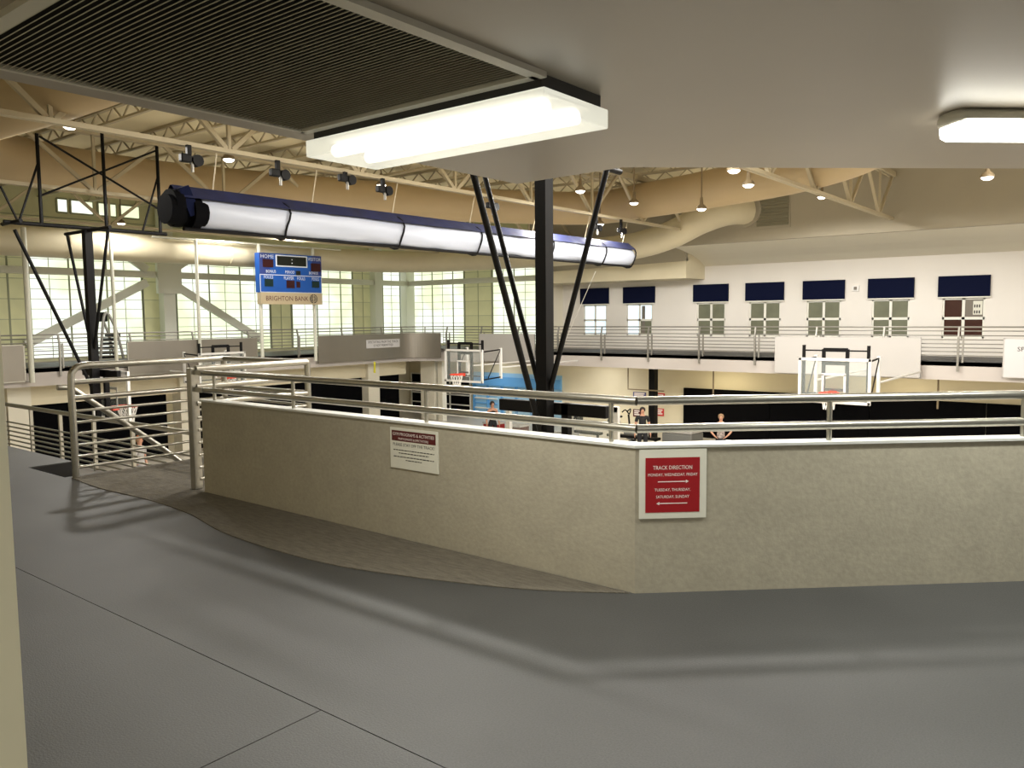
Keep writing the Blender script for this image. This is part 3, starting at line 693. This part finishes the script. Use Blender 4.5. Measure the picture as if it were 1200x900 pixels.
p = onz(-.55, 530, 439); side_hoop((p.x+.1,p.y+.5), (0,-1), YF-p.y-.5-1.14, 'glass basketball hoop with red rim hung near the blue partition')
p = onz(-.55, 268, 443); side_hoop((p.x-.5,p.y+.1), (1,0), abs(XL)+p.x-.5-1.14, 'glass basketball hoop hung before the grey guard panel under the scoreboard')

# ------------------------------------------------------------------ guards on the far decks
def guard(name, label, pts, panel_spans, zs, step=2.05, closed=False):
    pts = [Vector((*p,0)) for p in pts]; t = thing(name, label, 'railing', (pts[0]+pts[-1])/2)
    for z in zs: MB().path([p+Vector((0,0,z)) for p in pts], .027 if z > 1 else .018, 6).build('rail', 'steel_far', t, True)
    L = [0]
    for a, b in zip(pts, pts[1:]): L.append(L[-1]+(b-a).length)
    s = .3
    while s < L[-1]:
        i = max(k for k in range(len(pts)-1) if L[k] <= s); a, b = pts[i], pts[i+1]; d = (b-a).normalized(); p = a+d*(s-L[i]); nr = Vector((d.y,-d.x,0))
        m = MB(); m.bar(p+Vector((0,0,1.05)), p+nr*.09+Vector((0,0,.72)), .05, .05); m.bar(p+nr*.09+Vector((0,0,.74)), p+nr*.06+Vector((0,0,-.32)), .06, .06)
        m.bar(p+d*.12+Vector((0,0,.76)), p+d*.12+Vector((0,0,-.05)), .05, .05); m.build('post', 'steel_far', t); s += step
    return t
ZR = (1.05,.93,.79,.66,.53,.41,.29,.17)
gl = guard('deck_guard', 'brushed steel guard rail along the left track deck', [(XL+.03,4.0),(XL+.03,YF-r),], None, ZR, 2.35)
arc = [(XL+r-(r-.03)*math.cos(a)+0,YF-r+(r-.03)*math.sin(a)) for a in [math.pi/2*k/6 for k in range(7)]]
guard('deck_guard', 'curved brushed steel guard rail around the deck corner', arc, None, ZR[:4], 1.2)
guard('deck_guard', 'brushed steel guard rail along the far track deck', [(XL+r,YF-.03),(XR,YF-.03)], None, ZR, 2.15)
def gpanel_y(px0, px1, m, label, z0=-.42, z1=.76):       # on the left guard
    a, b = onx(XL+.1,px0,405).y, onx(XL+.1,px1,405).y; t = thing('guard_panel', label, 'panel', (XL+.14,(a+b)/2,z0))
    MB().box((XL+.17,a,z0),(XL+.205,b,z1)).build('sheet', m, t); f = MB()
    for lo, hi in (((a,z0),(b,z0+.03)),((a,z1-.03),(b,z1)),((a,z0),(a+.04,z1)),((b-.04,z0),(b,z1))): f.box((XL+.165,*lo),(XL+.21,*hi))
    f.build('edge_trim', 'steel', t); return t, a, b
gpanel_y(-20, 27, 'panel_gray', 'plain grey sheet guard panel beside the white pole'); gpanel_y(147, 300, 'panel_gray', 'long grey metallic guard panel left of the scoreboard')
# rounded corner panel
cpnl = thing('guard_panel', 'streaked grey guard panel wrapping the rounded deck corner', 'panel', (XL+.5,25,-.42))
a0 = onx(XL+.1,371,405).y; ppts = [(XL+.19,a0)]+[(XL+r-(r-.19)*math.cos(a),YF-r+(r-.19)*math.sin(a)) for a in [math.pi/2*k/18 for k in range(0,19)]]
m = MB()
for (x0,y0),(x1,y1) in zip(ppts, ppts[1:]): m.bar((x0,y0,.17),(x1,y1,.17),.03,1.18)
m.build('sheet', 'panel_gray', cpnl)
def gpanel_x(px0, px1, m, label, z0, z1):
    a, b = ony(YF-.12,px0,410).x, ony(YF-.12,px1,410).x; t = thing('guard_panel', label, 'panel', ((a+b)/2,YF-.14,z0))
    MB().box((a,YF-.205,z0),(b,YF-.17,z1)).build('sheet', m, t)
    f = MB()
    for lo, hi in (((a,z0),(b,z0+.02)),((a,z1-.02),(b,z1)),((a,z0),(a+.03,z1)),((b-.03,z0),(b,z1))): f.box((lo[0],YF-.21,lo[1]),(hi[0],YF-.165,hi[1]))
    f.build('edge_trim', 'panel_light', t); return t, a, b
gpanel_x(563, 628, 'panel_light', 'pale grey guard panel behind the tall black mast', -.5, .74)
gpanel_x(909, 1080, 'panel_light', 'long off-white guard panel behind the larger hoop', -.55, .72)
t, a, b = gpanel_x(1176, 1262, 'banner', 'white printed banner panel starting with the letters SPE', -.45, .72)
text(t, 'SPECTATING FROM', 1.75, .13, (a+.36+.88,YF-.206,.34), (1,0,0), (0,0,1), 'ink'); text(t, 'THE TRACK', 1.1, .13, (a+.36+.88,YF-.206,.08), (1,0,0), (0,0,1), 'ink')
# notice on the corner panel
ya_, yb2 = onx(XL+.2,429,408).y, onx(XL+.2,477,408).y; yb2 = min(yb2, YF-r+.05)
nz_ = thing('notice_banner', 'small white two-line notice on the streaked corner panel', 'sign', (XL+.17,(ya_+yb2)/2,.1))
MB().box((XL+.208,ya_,.12),(XL+.225,yb2,.5)).build('sheet', 'banner', nz_)
cyy = (ya_+yb2)/2; wd = abs(yb2-ya_)
text(nz_, 'SPECTATING FROM THE TRACK', wd*.9, .11, (XL+.226,cyy,.34), (0,1,0), (0,0,1), 'ink'); text(nz_, 'IS NOT PERMITTED', wd*.58, .11, (XL+.226,cyy,.18), (0,1,0), (0,0,1), 'ink')
# white netting poles along the left deck edge
for px, l in ((32,'tall white pole beside the plain grey guard panel'),(133,'tall white pole beside the black left mast'),(232,'tall white pole standing before the long grey panel')):
    y = onx(XL+.3,px,350).y; tag(MB().tube((XL+.3,y,-.45),(XL+.3,y,4.42),.06 if px > 40 else .085,8).box((XL+.001,y-.04,-.44),(XL+.3,y+.04,-.43)).build('net_pole', 'brace', None, True), l, 'pole')
# black vertical stair machine on the left deck
p = onx(-30.3,121,398)
sm = thing('stair_climber', 'black and white stair climbing machine standing on the left deck behind the mast', 'exercise machine', (-30.3,p.y,0))
for k in range(6): MB().box((-30.6,p.y-.25+.09*k,.1+.16*k),(-30.0,p.y+.05+.09*k+.2-.04*k,.2+.16*k)).build('step', 'black', sm); 
for s in (-30.65,-29.95):
    MB().path(crom([(s,p.y+.55,.05),(s,p.y+.45,.6),(s,p.y+.3,1.2),(s,p.y+.05,1.75),(s,p.y-.1,1.6),(s,p.y-.2,.9),(s,p.y-.3,.05)],5), .05, 8).build('handrail', 'equip_grey', sm, True)
MB().box((-30.5,p.y-.15,1.45),(-30.1,p.y+.12,1.8)).build('console', 'black', sm, bevel=.04)

# ------------------------------------------------------------------ scoreboard
XS = -27.5
a, b = onx(XS,304,326).y+.02, onx(XS,377,329).y; z0, z1, zm = 2.08, 4.1, 2.55
sb = thing('scoreboard', 'blue scoreboard with dark digit windows and tan bank strip on white poles', 'scoreboard', (XS,(a+b)/2,2.0))
MB().box((XS-.3,a,zm),(XS,b,z1)).build('cabinet', 'sb_blue', sb)
MB().box((XS-.25,a+.02,z0),(XS+.005,b,zm-.005)).build('sponsor_strip', 'sb_tan', sb)
Wd = b-a; R_, U_ = (0,1,0), (0,0,1)
def sbp(u, v): return (XS+.003, a+u*Wd, zm+v*(z1-zm))      # v 0..1 in cabinet
def rect(name, u0, u1, v0, v1, m, d=.02):
    p0, p1 = sbp(u0,v0), sbp(u1,v1); return MB().box((XS,p0[1],p0[2]),(XS+d,p1[1],p1[2])).build(name, m, sb)
rect('upper_field', .0, .16, .47, 1, 'sb_blue_dark', .004); rect('upper_field', .84, 1, .47, 1, 'sb_blue_dark', .004)
rect('clock_frame', .25, .76, .67, .97, 'sb_light', .012); rect('clock_window', .27, .74, .70, .94, 'led_black', .02)
rect('score_window', .05, .21, .64, .84, 'led_red'); rect('score_window', .82, .98, .58, .8, 'led_red')
rect('foul_window', .07, .2, .15, .34, 'led_green'); rect('player_window', .41, .54, .12, .32, 'led_red'); rect('player_window', .57, .63, .14, .3, 'led_red'); rect('foul_window', .83, .95, .15, .32, 'led_green')
rect('period_window', .57, .64, .46, .58, 'led_black')
for v in (.45,): rect('stripe', 0, 1, v-.008, v+.008, 'sb_light', .006)
for u0, u1, v0, v1 in ((0,1,0,.012),(0,.008,0,.45),(.992,1,0,.45)): rect('border', u0, u1, v0, v1, 'sb_light', .006)
for v in (.77, .86): MB().path([Vector(sbp(.505,v))+Vector((.018,0,0)),Vector(sbp(.505,v))+Vector((.03,0,0))], .025, 8).build('colon_dot', 'sb_light', sb)
for s, u, v, wd, hh in (('HOME',.12,.87,.2,.09),('VISITOR',.88,.86,.22,.09),('BONUS',.17,.5,.15,.075),('PERIOD',.47,.5,.15,.075),('BONUS',.86,.5,.15,.075),('FOULS',.13,.35,.14,.08),('PLAYER',.45,.34,.16,.08),('FOULS',.65,.34,.13,.08),('FOULS',.89,.34,.12,.08)):
    text(sb, s, wd*Wd, hh*(z1-zm), Vector(sbp(u,v))+Vector((.005,0,0)), R_, U_, 'sb_light')
text(sb, 'BRIGHTON BANK', Wd*.68, .19, (XS+.006,a+Wd*.42,z0+.14), R_, U_, 'maroon')
lg = MB(); lc = Vector((XS+.008,a+Wd*.85,z0+.235))
for s in (-1, 1):
    for k in range(3):
        r0, r1 = .04+.055*k, .075+.055*k; pts = []
        if k == 1 and s == 1: r1 -= .012
        v = []
        for j in range(9):
            th = -math.pi/2+math.pi*j/8; v.append(lc+Vector((0,s*(.015+r1*math.cos(th)),r1*math.sin(th))))
        for j in range(8, -1, -1):
            th = -math.pi/2+math.pi*j/8; v.append(lc+Vector((0,s*(.015+r0*math.cos(th)),r0*math.sin(th))))
        for j in range(8): lg.add([v[j],v[j+1],v[16-j],v[17-j]], [(0,1,2,3)])
lg.build('logo', 'ink', sb)
for y in (a+.12, b-.28): MB().tube((XS-.18,y,-.3),(XS-.18,y,4.45),.07,8).build('pole', 'brace', sb, True)
MB().tube((XS-.4,onx(XS,185,272).y,4.45),(XS-.18,b+1.2,4.45),.04,8).build('top_tube', 'brace', sb, True)

# ------------------------------------------------------------------ bay railing, stairs, landing guard
br = thing('bay_railing', 'tall brushed steel railing with eight bars enclosing the bay by the stairs', 'railing', (-7.2,4.2,0))
BL = [(1.07,.03),(.915,.024),(.765,.024),(.64,.014),(.53,.014),(.42,.014),(.31,.014),(.2,.014),(.095,.014)]
xl, xr, yn, yf_ = -8.0, -6.52, 3.34, 4.95
MB().path(crom([(xl,yn,0.007),(xl,yn,.5),(xl,yn,.92),(xl,yn+.03,1.03),(xl,yn+.12,1.07),(xl,yn+.4,1.07),(xl,yf_,1.07)],5), .033, 10).build('corner_post', 'steel', br, True)
for z, r_ in BL[1:]: MB().tube((xl,yn+.02,z),(xl,yf_,z),r_,8).build('bar', 'steel', br, True)
for z, r_ in BL: MB().tube((xl,yf_,z),(xr,yf_,z),r_,8).build('bar', 'steel', br, True)
for z, r_ in BL: MB().tube((xr,yf_,z),(xr,3.76,z),r_,8).build('bar', 'steel', br, True)
for p in ((xl,yf_),(xr,yf_)): MB().tube((*p,0),(*p,1.07),.03,10).build('post', 'steel', br, True)
MB().box((xr-.07,3.71,.007),(xr+.005,3.785,1.08)).build('gate_post', 'steel', br, bevel=.006)
for z in (1.04, .89): MB().box((xr,3.735,z-.02),(-6.402,3.785,z+.02)).build('link_bar', 'steel', br)
# stairs
stt = thing('staircase', 'short flight of grey steps dropping from the track beside the bay', 'stairs', (-8.5,3.3,-1.4))
NR = 8
for k in range(NR-1):
    z = -.175*(k+1); y = STY0+.02+.22*k; MB().box((STX0+.03,y,z-.05),(STX1-.045,y+.25,z)).build('tread', 'rubber', stt)
    MB().box((STX0+.03,y,z),(STX1-.045,y+.015,z+.17)).build('riser', 'black_matt', stt)
for x in (STX0+.005, STX1-.04):
    MB().add([(x,STY0+.01,-.02),(x+.03,STY0+.01,-.02),(x+.03,STY0+.01,-.4),(x,STY0+.01,-.4),(x,4.95,-1.2),(x+.03,4.95,-1.2),(x+.03,4.95,-1.395),(x,4.95,-1.395)], [(0,1,2,3),(4,7,6,5),(0,4,5,1),(3,2,6,7),(0,3,7,4),(1,5,6,2)]).build('stringer', 'cap', stt)
for x in (STX1+.0-.11,): MB().path([(x,3.3,.86),(x,3.42,.85),(x,4.31,.14),(x,4.95,-.45),(x,5.2,-.5)], .028, 10).build('handrail', 'steel', stt, True); MB().tube((x,4.9,-.42),(x,4.9,-1.39),.02,8).build('handrail_post', 'steel', stt, True); MB().tube((x,3.42,-.1),(x,3.42,.85),.02,8).build('handrail_post', 'steel', stt, True)
ldg = struct(MB().box((-23,4.96,-1.6),(-8.0,7.1,-1.4)).build('floor_landing', 'concrete'), 'grey half-landing below the track')
for x in (-22.5,-18,-13.2,-8.6): MB().box((x-.12,6.2,GZ),(x+.12,6.45,-1.6)).build('landing_post', 'cream', ldg)
lgd = thing('landing_guard', 'low brushed steel guard with close bars along the half-landing', 'railing', (-17,7.0,-1.4))
MB().tube((-23,7,-.37),(-12.3,7,-.37),.045,8).build('rail', 'steel', lgd, True)
for k in range(7): MB().tube((-23,7,-.76-.1*k),(-12.3,7,-.76-.1*k),.018,6).build('bar', 'steel', lgd, True)
for px in (-40,-18,6,37,71,110,155): x = ony(7,px,500).x; MB().box((x-.03,6.97,-1.4),(x+.03,7.03,-.38)).build('post', 'steel', lgd)

# ------------------------------------------------------------------ signs on the parapet
s1 = thing('notice_sign', 'white notice with maroon heading on the parapet plaster', 'sign', (-3.79,3.715,.485))
x0, x1, z0, z1 = -4.01, -3.565, .487, .762
MB().box((x0,3.711,z0),(x1,3.719,z1)).build('plate', 'sign_white', s1)
MB().box((x0+.018,3.7095,z1-.088),(x1-.018,3.711,z1-.018)).build('heading_band', 'maroon', s1)
R_, c = (1,0,0), (x0+x1)/2
text(s1, 'GYM PROGRAMS & ACTIVITIES', .385, .021, (c,3.709,z1-.052), R_, U_, 'white_ink', depth=.0006); text(s1, 'PARTICIPANTS & SPECTATORS', .28, .015, (c,3.709,z1-.08), R_, U_, 'white_ink', depth=.0006)
text(s1, 'PLEASE STAY OFF THE TRACK!', .385, .02, (c,3.7105,z1-.122), R_, U_, 'ink', depth=.0006)
rnd = random.Random(3)
for z, wd in ((z1-.15,.38),(z1-.17,.28),(z1-.195,.38),(z1-.215,.15)):
    x = c-wd/2; mm = MB()
    while x < c+wd/2:
        ww = rnd.uniform(.012,.03); mm.box((x,3.7102,z-.003),(min(x+ww,c+wd/2),3.711,z+.003)); x += ww+.006
    mm.build('small_print', 'ink', s1)
s2_ = thing('direction_sign', 'red track direction sign with white arrows and white border on the parapet corner', 'sign', (PC.x+.15,PC.y+.12,.41))
def cp(t, z, d): return PC+CH_D*t+CH_N*d+Vector((0,0,z))
t0, t1, z0, z1 = .02, .385, .412, .787
def cbox(name, a, b, za, zb, d0, d1, m): return MB().obox(cp((a+b)/2,(za+zb)/2,(d0+d1)/2), CH_D*(b-a)/2, CH_N*(d1-d0)/2, (0,0,(zb-za)/2)).build(name, m, s2_)
cbox('plate', t0, t1, z0, z1, .001, .009, 'sign_white'); cbox('field', t0+.033, t1-.037, z0+.033, z1-.045, .009, .0105, 'red')
tm = (t0+t1)/2-.002; dd = .0106
for s, wd, hh, z in (('TRACK DIRECTION',.212,.021,.678),('MONDAY, WEDNESDAY, FRIDAY',.268,.018,.64),('TUESDAY, THURSDAY,',.195,.018,.558),('SATURDAY, SUNDAY',.18,.018,.52)):
    text(s2_, s, wd, hh, cp(tm,z,dd), CH_D, U_, 'white_ink', depth=.0006)
for z, q in ((.612,1),(.494,-1)):
    mm = MB(); mm.obox(cp(tm,z,dd+.0005), CH_D*.08, CH_N*.0005, (0,0,.0022))
    tip = tm+q*.088; mm.add([cp(tip,z,dd+.001),cp(tip-q*.016,z+.009,dd+.001),cp(tip-q*.016,z-.009,dd+.001)], [(0,1,2)]); mm.build('arrow', 'white_ink', s2_)

# ------------------------------------------------------------------ gym floor things
def skin(name, joints, edges, m, parent):
    me = bpy.data.meshes.new(name); me.from_pydata([Vector(j[0]) for j in joints], edges, [])
    ob = bpy.data.objects.new(name, me); COL.objects.link(ob)
    md = ob.modifiers.new('s', 'SKIN'); md.use_smooth_shade = True
    for i, j in enumerate(joints): me.skin_vertices[0].data[i].radius = (j[1], j[2] if len(j) > 2 else j[1])
    me.skin_vertices[0].data[0].use_root = True
    ob.modifiers.new('u', 'SUBSURF').levels = 2
    dg = bpy.context.evaluated_depsgraph_get(); nm = bpy.data.meshes.new_from_object(ob.evaluated_get(dg)); bpy.data.objects.remove(ob)
    nm.name = name; nm.materials.clear(); nm.materials.append(MATS[m]); nm.shade_smooth()
    o = bpy.data.objects.new(name, nm); COL.objects.link(o); o.parent = parent; WL[o.name] = WL[parent.name]; return o
def person(label, loc, rz, arms, shirt, pants, hair, h=1.75, cap=None, bare=False, female=False):
    t = thing('person', label, 'person', loc); s = h/1.75
    sw = .175 if female else .19
    J = [((0,0,.95),.105,.08),((0,0,1.12),.1,.072),((0,0,1.32),.128,.085),((0,0,1.44),.09,.068),((0,0,1.52),.05),((0,-.01,1.59),.065,.075),((0,-.01,1.67),.075,.09),((0,0,1.73),.05,.06)]
    E = [(i,i+1) for i in range(7)]
    for q in (-1, 1):
        b = len(J); sh, el, wr_, hd = [Vector((q*v[0],v[1],v[2])) for v in arms]
        J += [((q*sw,0,1.41),.055),(el,.042),(wr_,.03),(hd,.035,.02)]; E += [(3,b),(b,b+1),(b+1,b+2),(b+2,b+3)]
        hdir = (hd-wr_).normalized()
        for f, (dx, ln) in enumerate(((-.028,.07),(-.01,.08),(.008,.078),(.024,.065))):
            k = len(J); side = Vector((0,1,0)); J += [(hd+side*dx+hdir*.035,.0095),(hd+side*dx+hdir*(.035+ln*.55),.008),(hd+side*dx+hdir*(.03+ln)+Vector((-q*.012,0,0)),.007)]; E += [(b+3,k),(k,k+1),(k+1,k+2)]
        k = len(J); J += [(wr_+hdir*.03+Vector((0,-.035,0)),.01),(wr_+hdir*.07+Vector((0,-.055,0)),.008)]; E += [(b+2,k),(k,k+1)]
    for q in (-1, 1):
        b = len(J); J += [((q*.1,0,.88),.09),((q*.11,-.01,.5),.06),((q*.115,.02,.1),.038),((q*.12,-.1,.04),.035,.03)]; E += [(0,b),(b,b+1),(b+1,b+2),(b+2,b+3)]
    body = skin('body', J, E, 'skin', t)
    off = WL[t.name]
    for q in (-1, 1): MB().lathe(Vector((q*.03,-.1,1.665))+off, [(.002,-.008),(.009,0),(.002,.008)], 8).build('eye', 'eye', t)
    MB().add([Vector(v)+off for v in ((-.014,-.095,1.63),(.014,-.095,1.63),(0,-.125,1.632),(0,-.098,1.675))], [(0,1,2),(0,2,3),(1,3,2),(0,3,1)]).build('nose', 'skin', t)
    MB().box(Vector((-.022,-.1,1.598))+off, Vector((.022,-.09,1.606))+off).build('mouth', 'maroon', t)
    S = [((0,0,.85),.15,.12),((0,0,1.0),.15,.115),((0,0,1.14),.14,.105),((0,0,1.32),.165,.115),((0,0,1.43),.115,.088)]; SE = [(0,1),(1,2),(2,3),(3,4)]
    for q in (-1, 1):
        if bare: continue
        b = len(S); el = Vector((q*arms[1][0],arms[1][1],arms[1][2])); shv = Vector((q*sw,0,1.41)); S += [(shv,.075),(shv.lerp(el,.6),.062)]; SE += [(4,b),(b,b+1)]
    skin('shirt', S, SE, shirt, t)
    S = [((0,0,1.04),.125,.1),((0,0,.95),.135,.108)]; SE = [(0,1)]
    for q in (-1, 1): b = len(S); S += [((q*.1,0,.87),.105),((q*.112,-.01,.5),.078),((q*.117,.02,.13),.06)]; SE += [(1,b),(b,b+1),(b+1,b+2)]
    skin('trousers', S, SE, pants, t)
    for q in (-1, 1): MB().box(Vector((q*.12-.05,-.19,0))+off, Vector((q*.12+.05,.09,.09))+off).build('shoe', 'shoe', t, bevel=.02)
    hr = MB().lathe(Vector((0,.015,1.67))+off, [(.088,-.05),(.1,.0),(.098,.05),(.07,.095),(.02,.115)], 14)
    hv = [v for v in hr.v]; hr.v = [Vector((v.x, v.y if (v-off).y > -.06 else off.y-.06+((v-off).y+.06)*.45, v.z+(.045 if (v-off).y < -.05 and (v-off).z < 1.70 else 0))) for v in hv]
    hr.build('hair', hair, t, True)
    if cap: MB().lathe(Vector((0,0,1.7))+off, [(.1,0),(.1,.04),(.07,.08),(.02,.095)], 14).build('cap', cap, t, True)
    if female: MB().path([Vector((0,.09,1.68))+off,Vector((0,.13,1.6))+off,Vector((0,.11,1.45))+off], [.035,.04,.02], 8).build('ponytail', hair, t, True)
    t.rotation_euler = (0,0,rz); t.scale = (s,s,s); return t
DOWN = [(.19,0,1.41),(.25,.02,1.12),(.27,-.04,.88),(.275,-.06,.8)]
FOLD = [(.19,0,1.41),(.27,.05,1.13),(.2,-.16,1.05),(.13,-.2,1.05)]
HIPS = [(.19,0,1.41),(.36,.08,1.16),(.22,-.04,1.0),(.17,-.08,.97)]
def at_floor(px, py, h): return onz(GZ+h, px, py)
p = at_floor(753, 478, 1.78); person('person in a black printed t-shirt standing before the posters', (p.x,p.y,GZ), math.radians(35), DOWN, 'tee_black', 'pants_black', 'hair_dark', 1.78)
p = at_floor(845, 486, 1.7); person('person in a patterned sleeveless top with hands on hips by the black pads', (p.x,p.y,GZ), math.radians(20), HIPS, 'shirt_print', 'pants_black', 'hair_fair', 1.7, bare=True, female=True)
p = at_floor(163, 512, 1.78); person('person in a grey shirt and orange cap on the floor below the bay', (p.x,p.y,GZ), math.radians(120), DOWN, 'tee_grey', 'shorts_grey', 'hair_fair', 1.78, cap='cap_orange')
p = at_floor(577, 471, 1.7); person('dark-haired person in a black tank top by the blue partition', (p.x,p.y,GZ), math.radians(60), DOWN, 'tee_black', 'pants_black', 'hair_dark', 1.7, bare=True, female=True)
# posters and doors on the cream wall
def poster(px0, px1, py0, py1, m, label, band='white_ink'):
    a_, b_ = ony(YW-.01,px0,py1), ony(YW-.01,px1,py0); t = thing('wall_poster', label, 'poster', ((a_.x+b_.x)/2,YW-.01,a_.z))
    MB().box((a_.x,YW-.02,a_.z),(b_.x,YW-.001,b_.z)).build('sheet', m, t)
    for k in range(3): z = a_.z+(b_.z-a_.z)*(.2+.25*k); MB().box((a_.x+.06,YW-.022,z),(b_.x-.06-.05*(k % 2),YW-.02,z+.06)).build('print_line', band, t)
poster(742,757,460,467,'tag_blue','blue notice poster on the cream wall'); poster(766,779,461,470,'tag_red','red notice poster beside the slim black column')
poster(742,751,480,488,'maroon','dark red notice behind the person in black'); poster(768,778,479,487,'tag_red','small red notice under the larger red one')
# weight benches, rack, bins, bikes
def bench(px, py, label, L=1.5):
    p = onz(GZ+.5, px, py); t = thing('weight_bench', label, 'bench', (p.x,p.y,GZ), 'benches in the weights corner')
    MB().box((p.x-L/2,p.y-.16,GZ+.42),(p.x+L/2,p.y+.16,GZ+.52)).build('pad', 'black', t, bevel=.02)
    for x in (p.x-L/2+.15, p.x+L/2-.15): MB().box((x-.04,p.y-.2,GZ),(x+.04,p.y+.2,GZ+.06)).build('foot', 'black', t); MB().box((x-.035,p.y-.035,GZ),(x+.035,p.y+.035,GZ+.42)).build('leg', 'black', t)
bench(742, 511, 'black padded bench before the cream wall', 2.2); bench(688, 506, 'black padded bench beside the grey rack', 1.3)
p = onz(GZ+1.2, 692, 492); rk = thing('weight_rack', 'grey tubular weight rack with a long top bar', 'rack', (p.x,p.y,GZ))
for s in (-1, 1): MB().path([(p.x+s*1.0,p.y+.3,GZ),(p.x+s*1.0,p.y+.3,GZ+1.1),(p.x+s*.9,p.y+.3,GZ+1.3),(p.x+s*.7,p.y+.3,GZ+1.3)], .04, 8).build('upright', 'equip_grey', rk, True); MB().box((p.x+s*1.0-.05,p.y-.2,GZ),(p.x+s*1.0+.05,p.y+.6,GZ+.05)).build('foot', 'equip_grey', rk)
MB().tube((p.x-1.0,p.y+.3,GZ+1.1),(p.x+1.0,p.y+.3,GZ+1.1),.03,8).build('bar', 'black', rk, True); MB().tube((p.x-.75,p.y+.3,GZ+1.3),(p.x+.75,p.y+.3,GZ+1.3),.035,8).build('bar', 'equip_grey', rk, True)
for s in (-.8,-.7,.7,.8): MB().path([(p.x+s-.03,p.y+.3,GZ+1.1),(p.x+s+.03,p.y+.3,GZ+1.1)], .22, 16).build('plate', 'black', rk, True)
for px, py, l, c in ((579,497,'red storage bin below the blue shelves','red'),(607,500,'red storage bin beside the black strut','maroon')):
    p = onz(GZ+.6, px, py); t = thing('storage_bin', l, 'bin', (p.x,p.y,GZ)); MB().box((p.x-.35,p.y-.3,GZ),(p.x+.35,p.y+.3,GZ+.62)).build('body', c, t, bevel=.03); MB().box((p.x-.38,p.y-.33,GZ+.62),(p.x+.38,p.y+.33,GZ+.7)).build('lid', 'panel_light', t, bevel=.02)
p = onz(GZ+1.0, 731, 488); bk_ = thing('exercise_bike', 'black exercise bike with curved handles by the cream wall', 'exercise bike', (p.x,p.y,GZ))
MB().path([(p.x-.35,p.y,GZ+.35),(p.x-.15,p.y,GZ+.5),(p.x+.3,p.y,GZ+.4)], .05, 8).build('frame', 'black', bk_, True); MB().path([(p.x+.28,p.y-.03,GZ+.33),(p.x+.28,p.y+.03,GZ+.33)], .26, 18).build('flywheel', 'grey_pad', bk_, True)
MB().path([(p.x+.3,p.y,GZ+.4),(p.x+.22,p.y,GZ+1.1)], .04, 8).build('stem', 'black', bk_, True); MB().path(crom([(p.x+.05,p.y-.22,GZ+1.2),(p.x+.2,p.y-.2,GZ+1.3),(p.x+.25,p.y,GZ+1.12),(p.x+.2,p.y+.2,GZ+1.3),(p.x+.05,p.y+.22,GZ+1.2)],4), .025, 8).build('handlebar', 'black', bk_, True)
MB().path([(p.x-.15,p.y,GZ+.5),(p.x-.22,p.y,GZ+.95)], .03, 8).build('seat_post', 'black', bk_, True); MB().box((p.x-.38,p.y-.1,GZ+.94),(p.x-.1,p.y+.1,GZ+1.02)).build('seat', 'black', bk_, bevel=.03)
for x in (p.x-.4, p.x+.4): MB().box((x-.04,p.y-.25,GZ),(x+.04,p.y+.25,GZ+.08)).build('foot', 'black', bk_)
MB().bar((p.x-.4,p.y,GZ+.06),(p.x-.3,p.y,GZ+.38),.05,.05).build('leg', 'black', bk_); MB().bar((p.x+.4,p.y,GZ+.06),(p.x+.28,p.y,GZ+.4),.05,.05).build('leg', 'black', bk_)
p = onz(GZ+.7, 800, 508); t = thing('vaulting_box', 'grey padded vaulting box standing by the black column', 'box', (p.x,p.y,GZ))
MB().box((p.x-.6,p.y-.5,GZ),(p.x+.6,p.y+.5,GZ+.75)).build('body', 'grey_pad', t, bevel=.04); MB().box((p.x-.62,p.y-.52,GZ+.75),(p.x+.62,p.y+.52,GZ+.95)).build('top_pad', 'tee_grey', t, bevel=.05)
tag(MB().tube(onx(XL+.3,439,424),onx(XL+.3,439,437),.05,8).build('hanging_strap', 'yellow'), 'short bright yellow strap hanging under the deck corner', 'strap')

# conduits and brackets under the far deck
a, b, c = ony(29.5,736,436), ony(29.5,736,456), ony(29.5,778,458)
tag(MB().path([(a.x,29.5,-.5),(b.x,29.5,b.z),(c.x,29.5,b.z)], .03, 6).build('conduit', 'hb_body', None, True), 'thin brown conduit dropping under the far deck then running to the black column', 'pipe')
for px, l in ((836,'thin brown hanger rod under the far deck above the black pads'),(1100,'thin brown hanger rod under the far deck beside the larger hoop')):
    a = ony(28.7,px,440); tag(MB().tube((a.x,28.7,-.5),(a.x,28.7,-1.6),.03,6).box((a.x-.35,28.6,-.56),(a.x+.35,28.8,-.501)).build('hanger_rod', 'hb_body', None), l, 'rod')
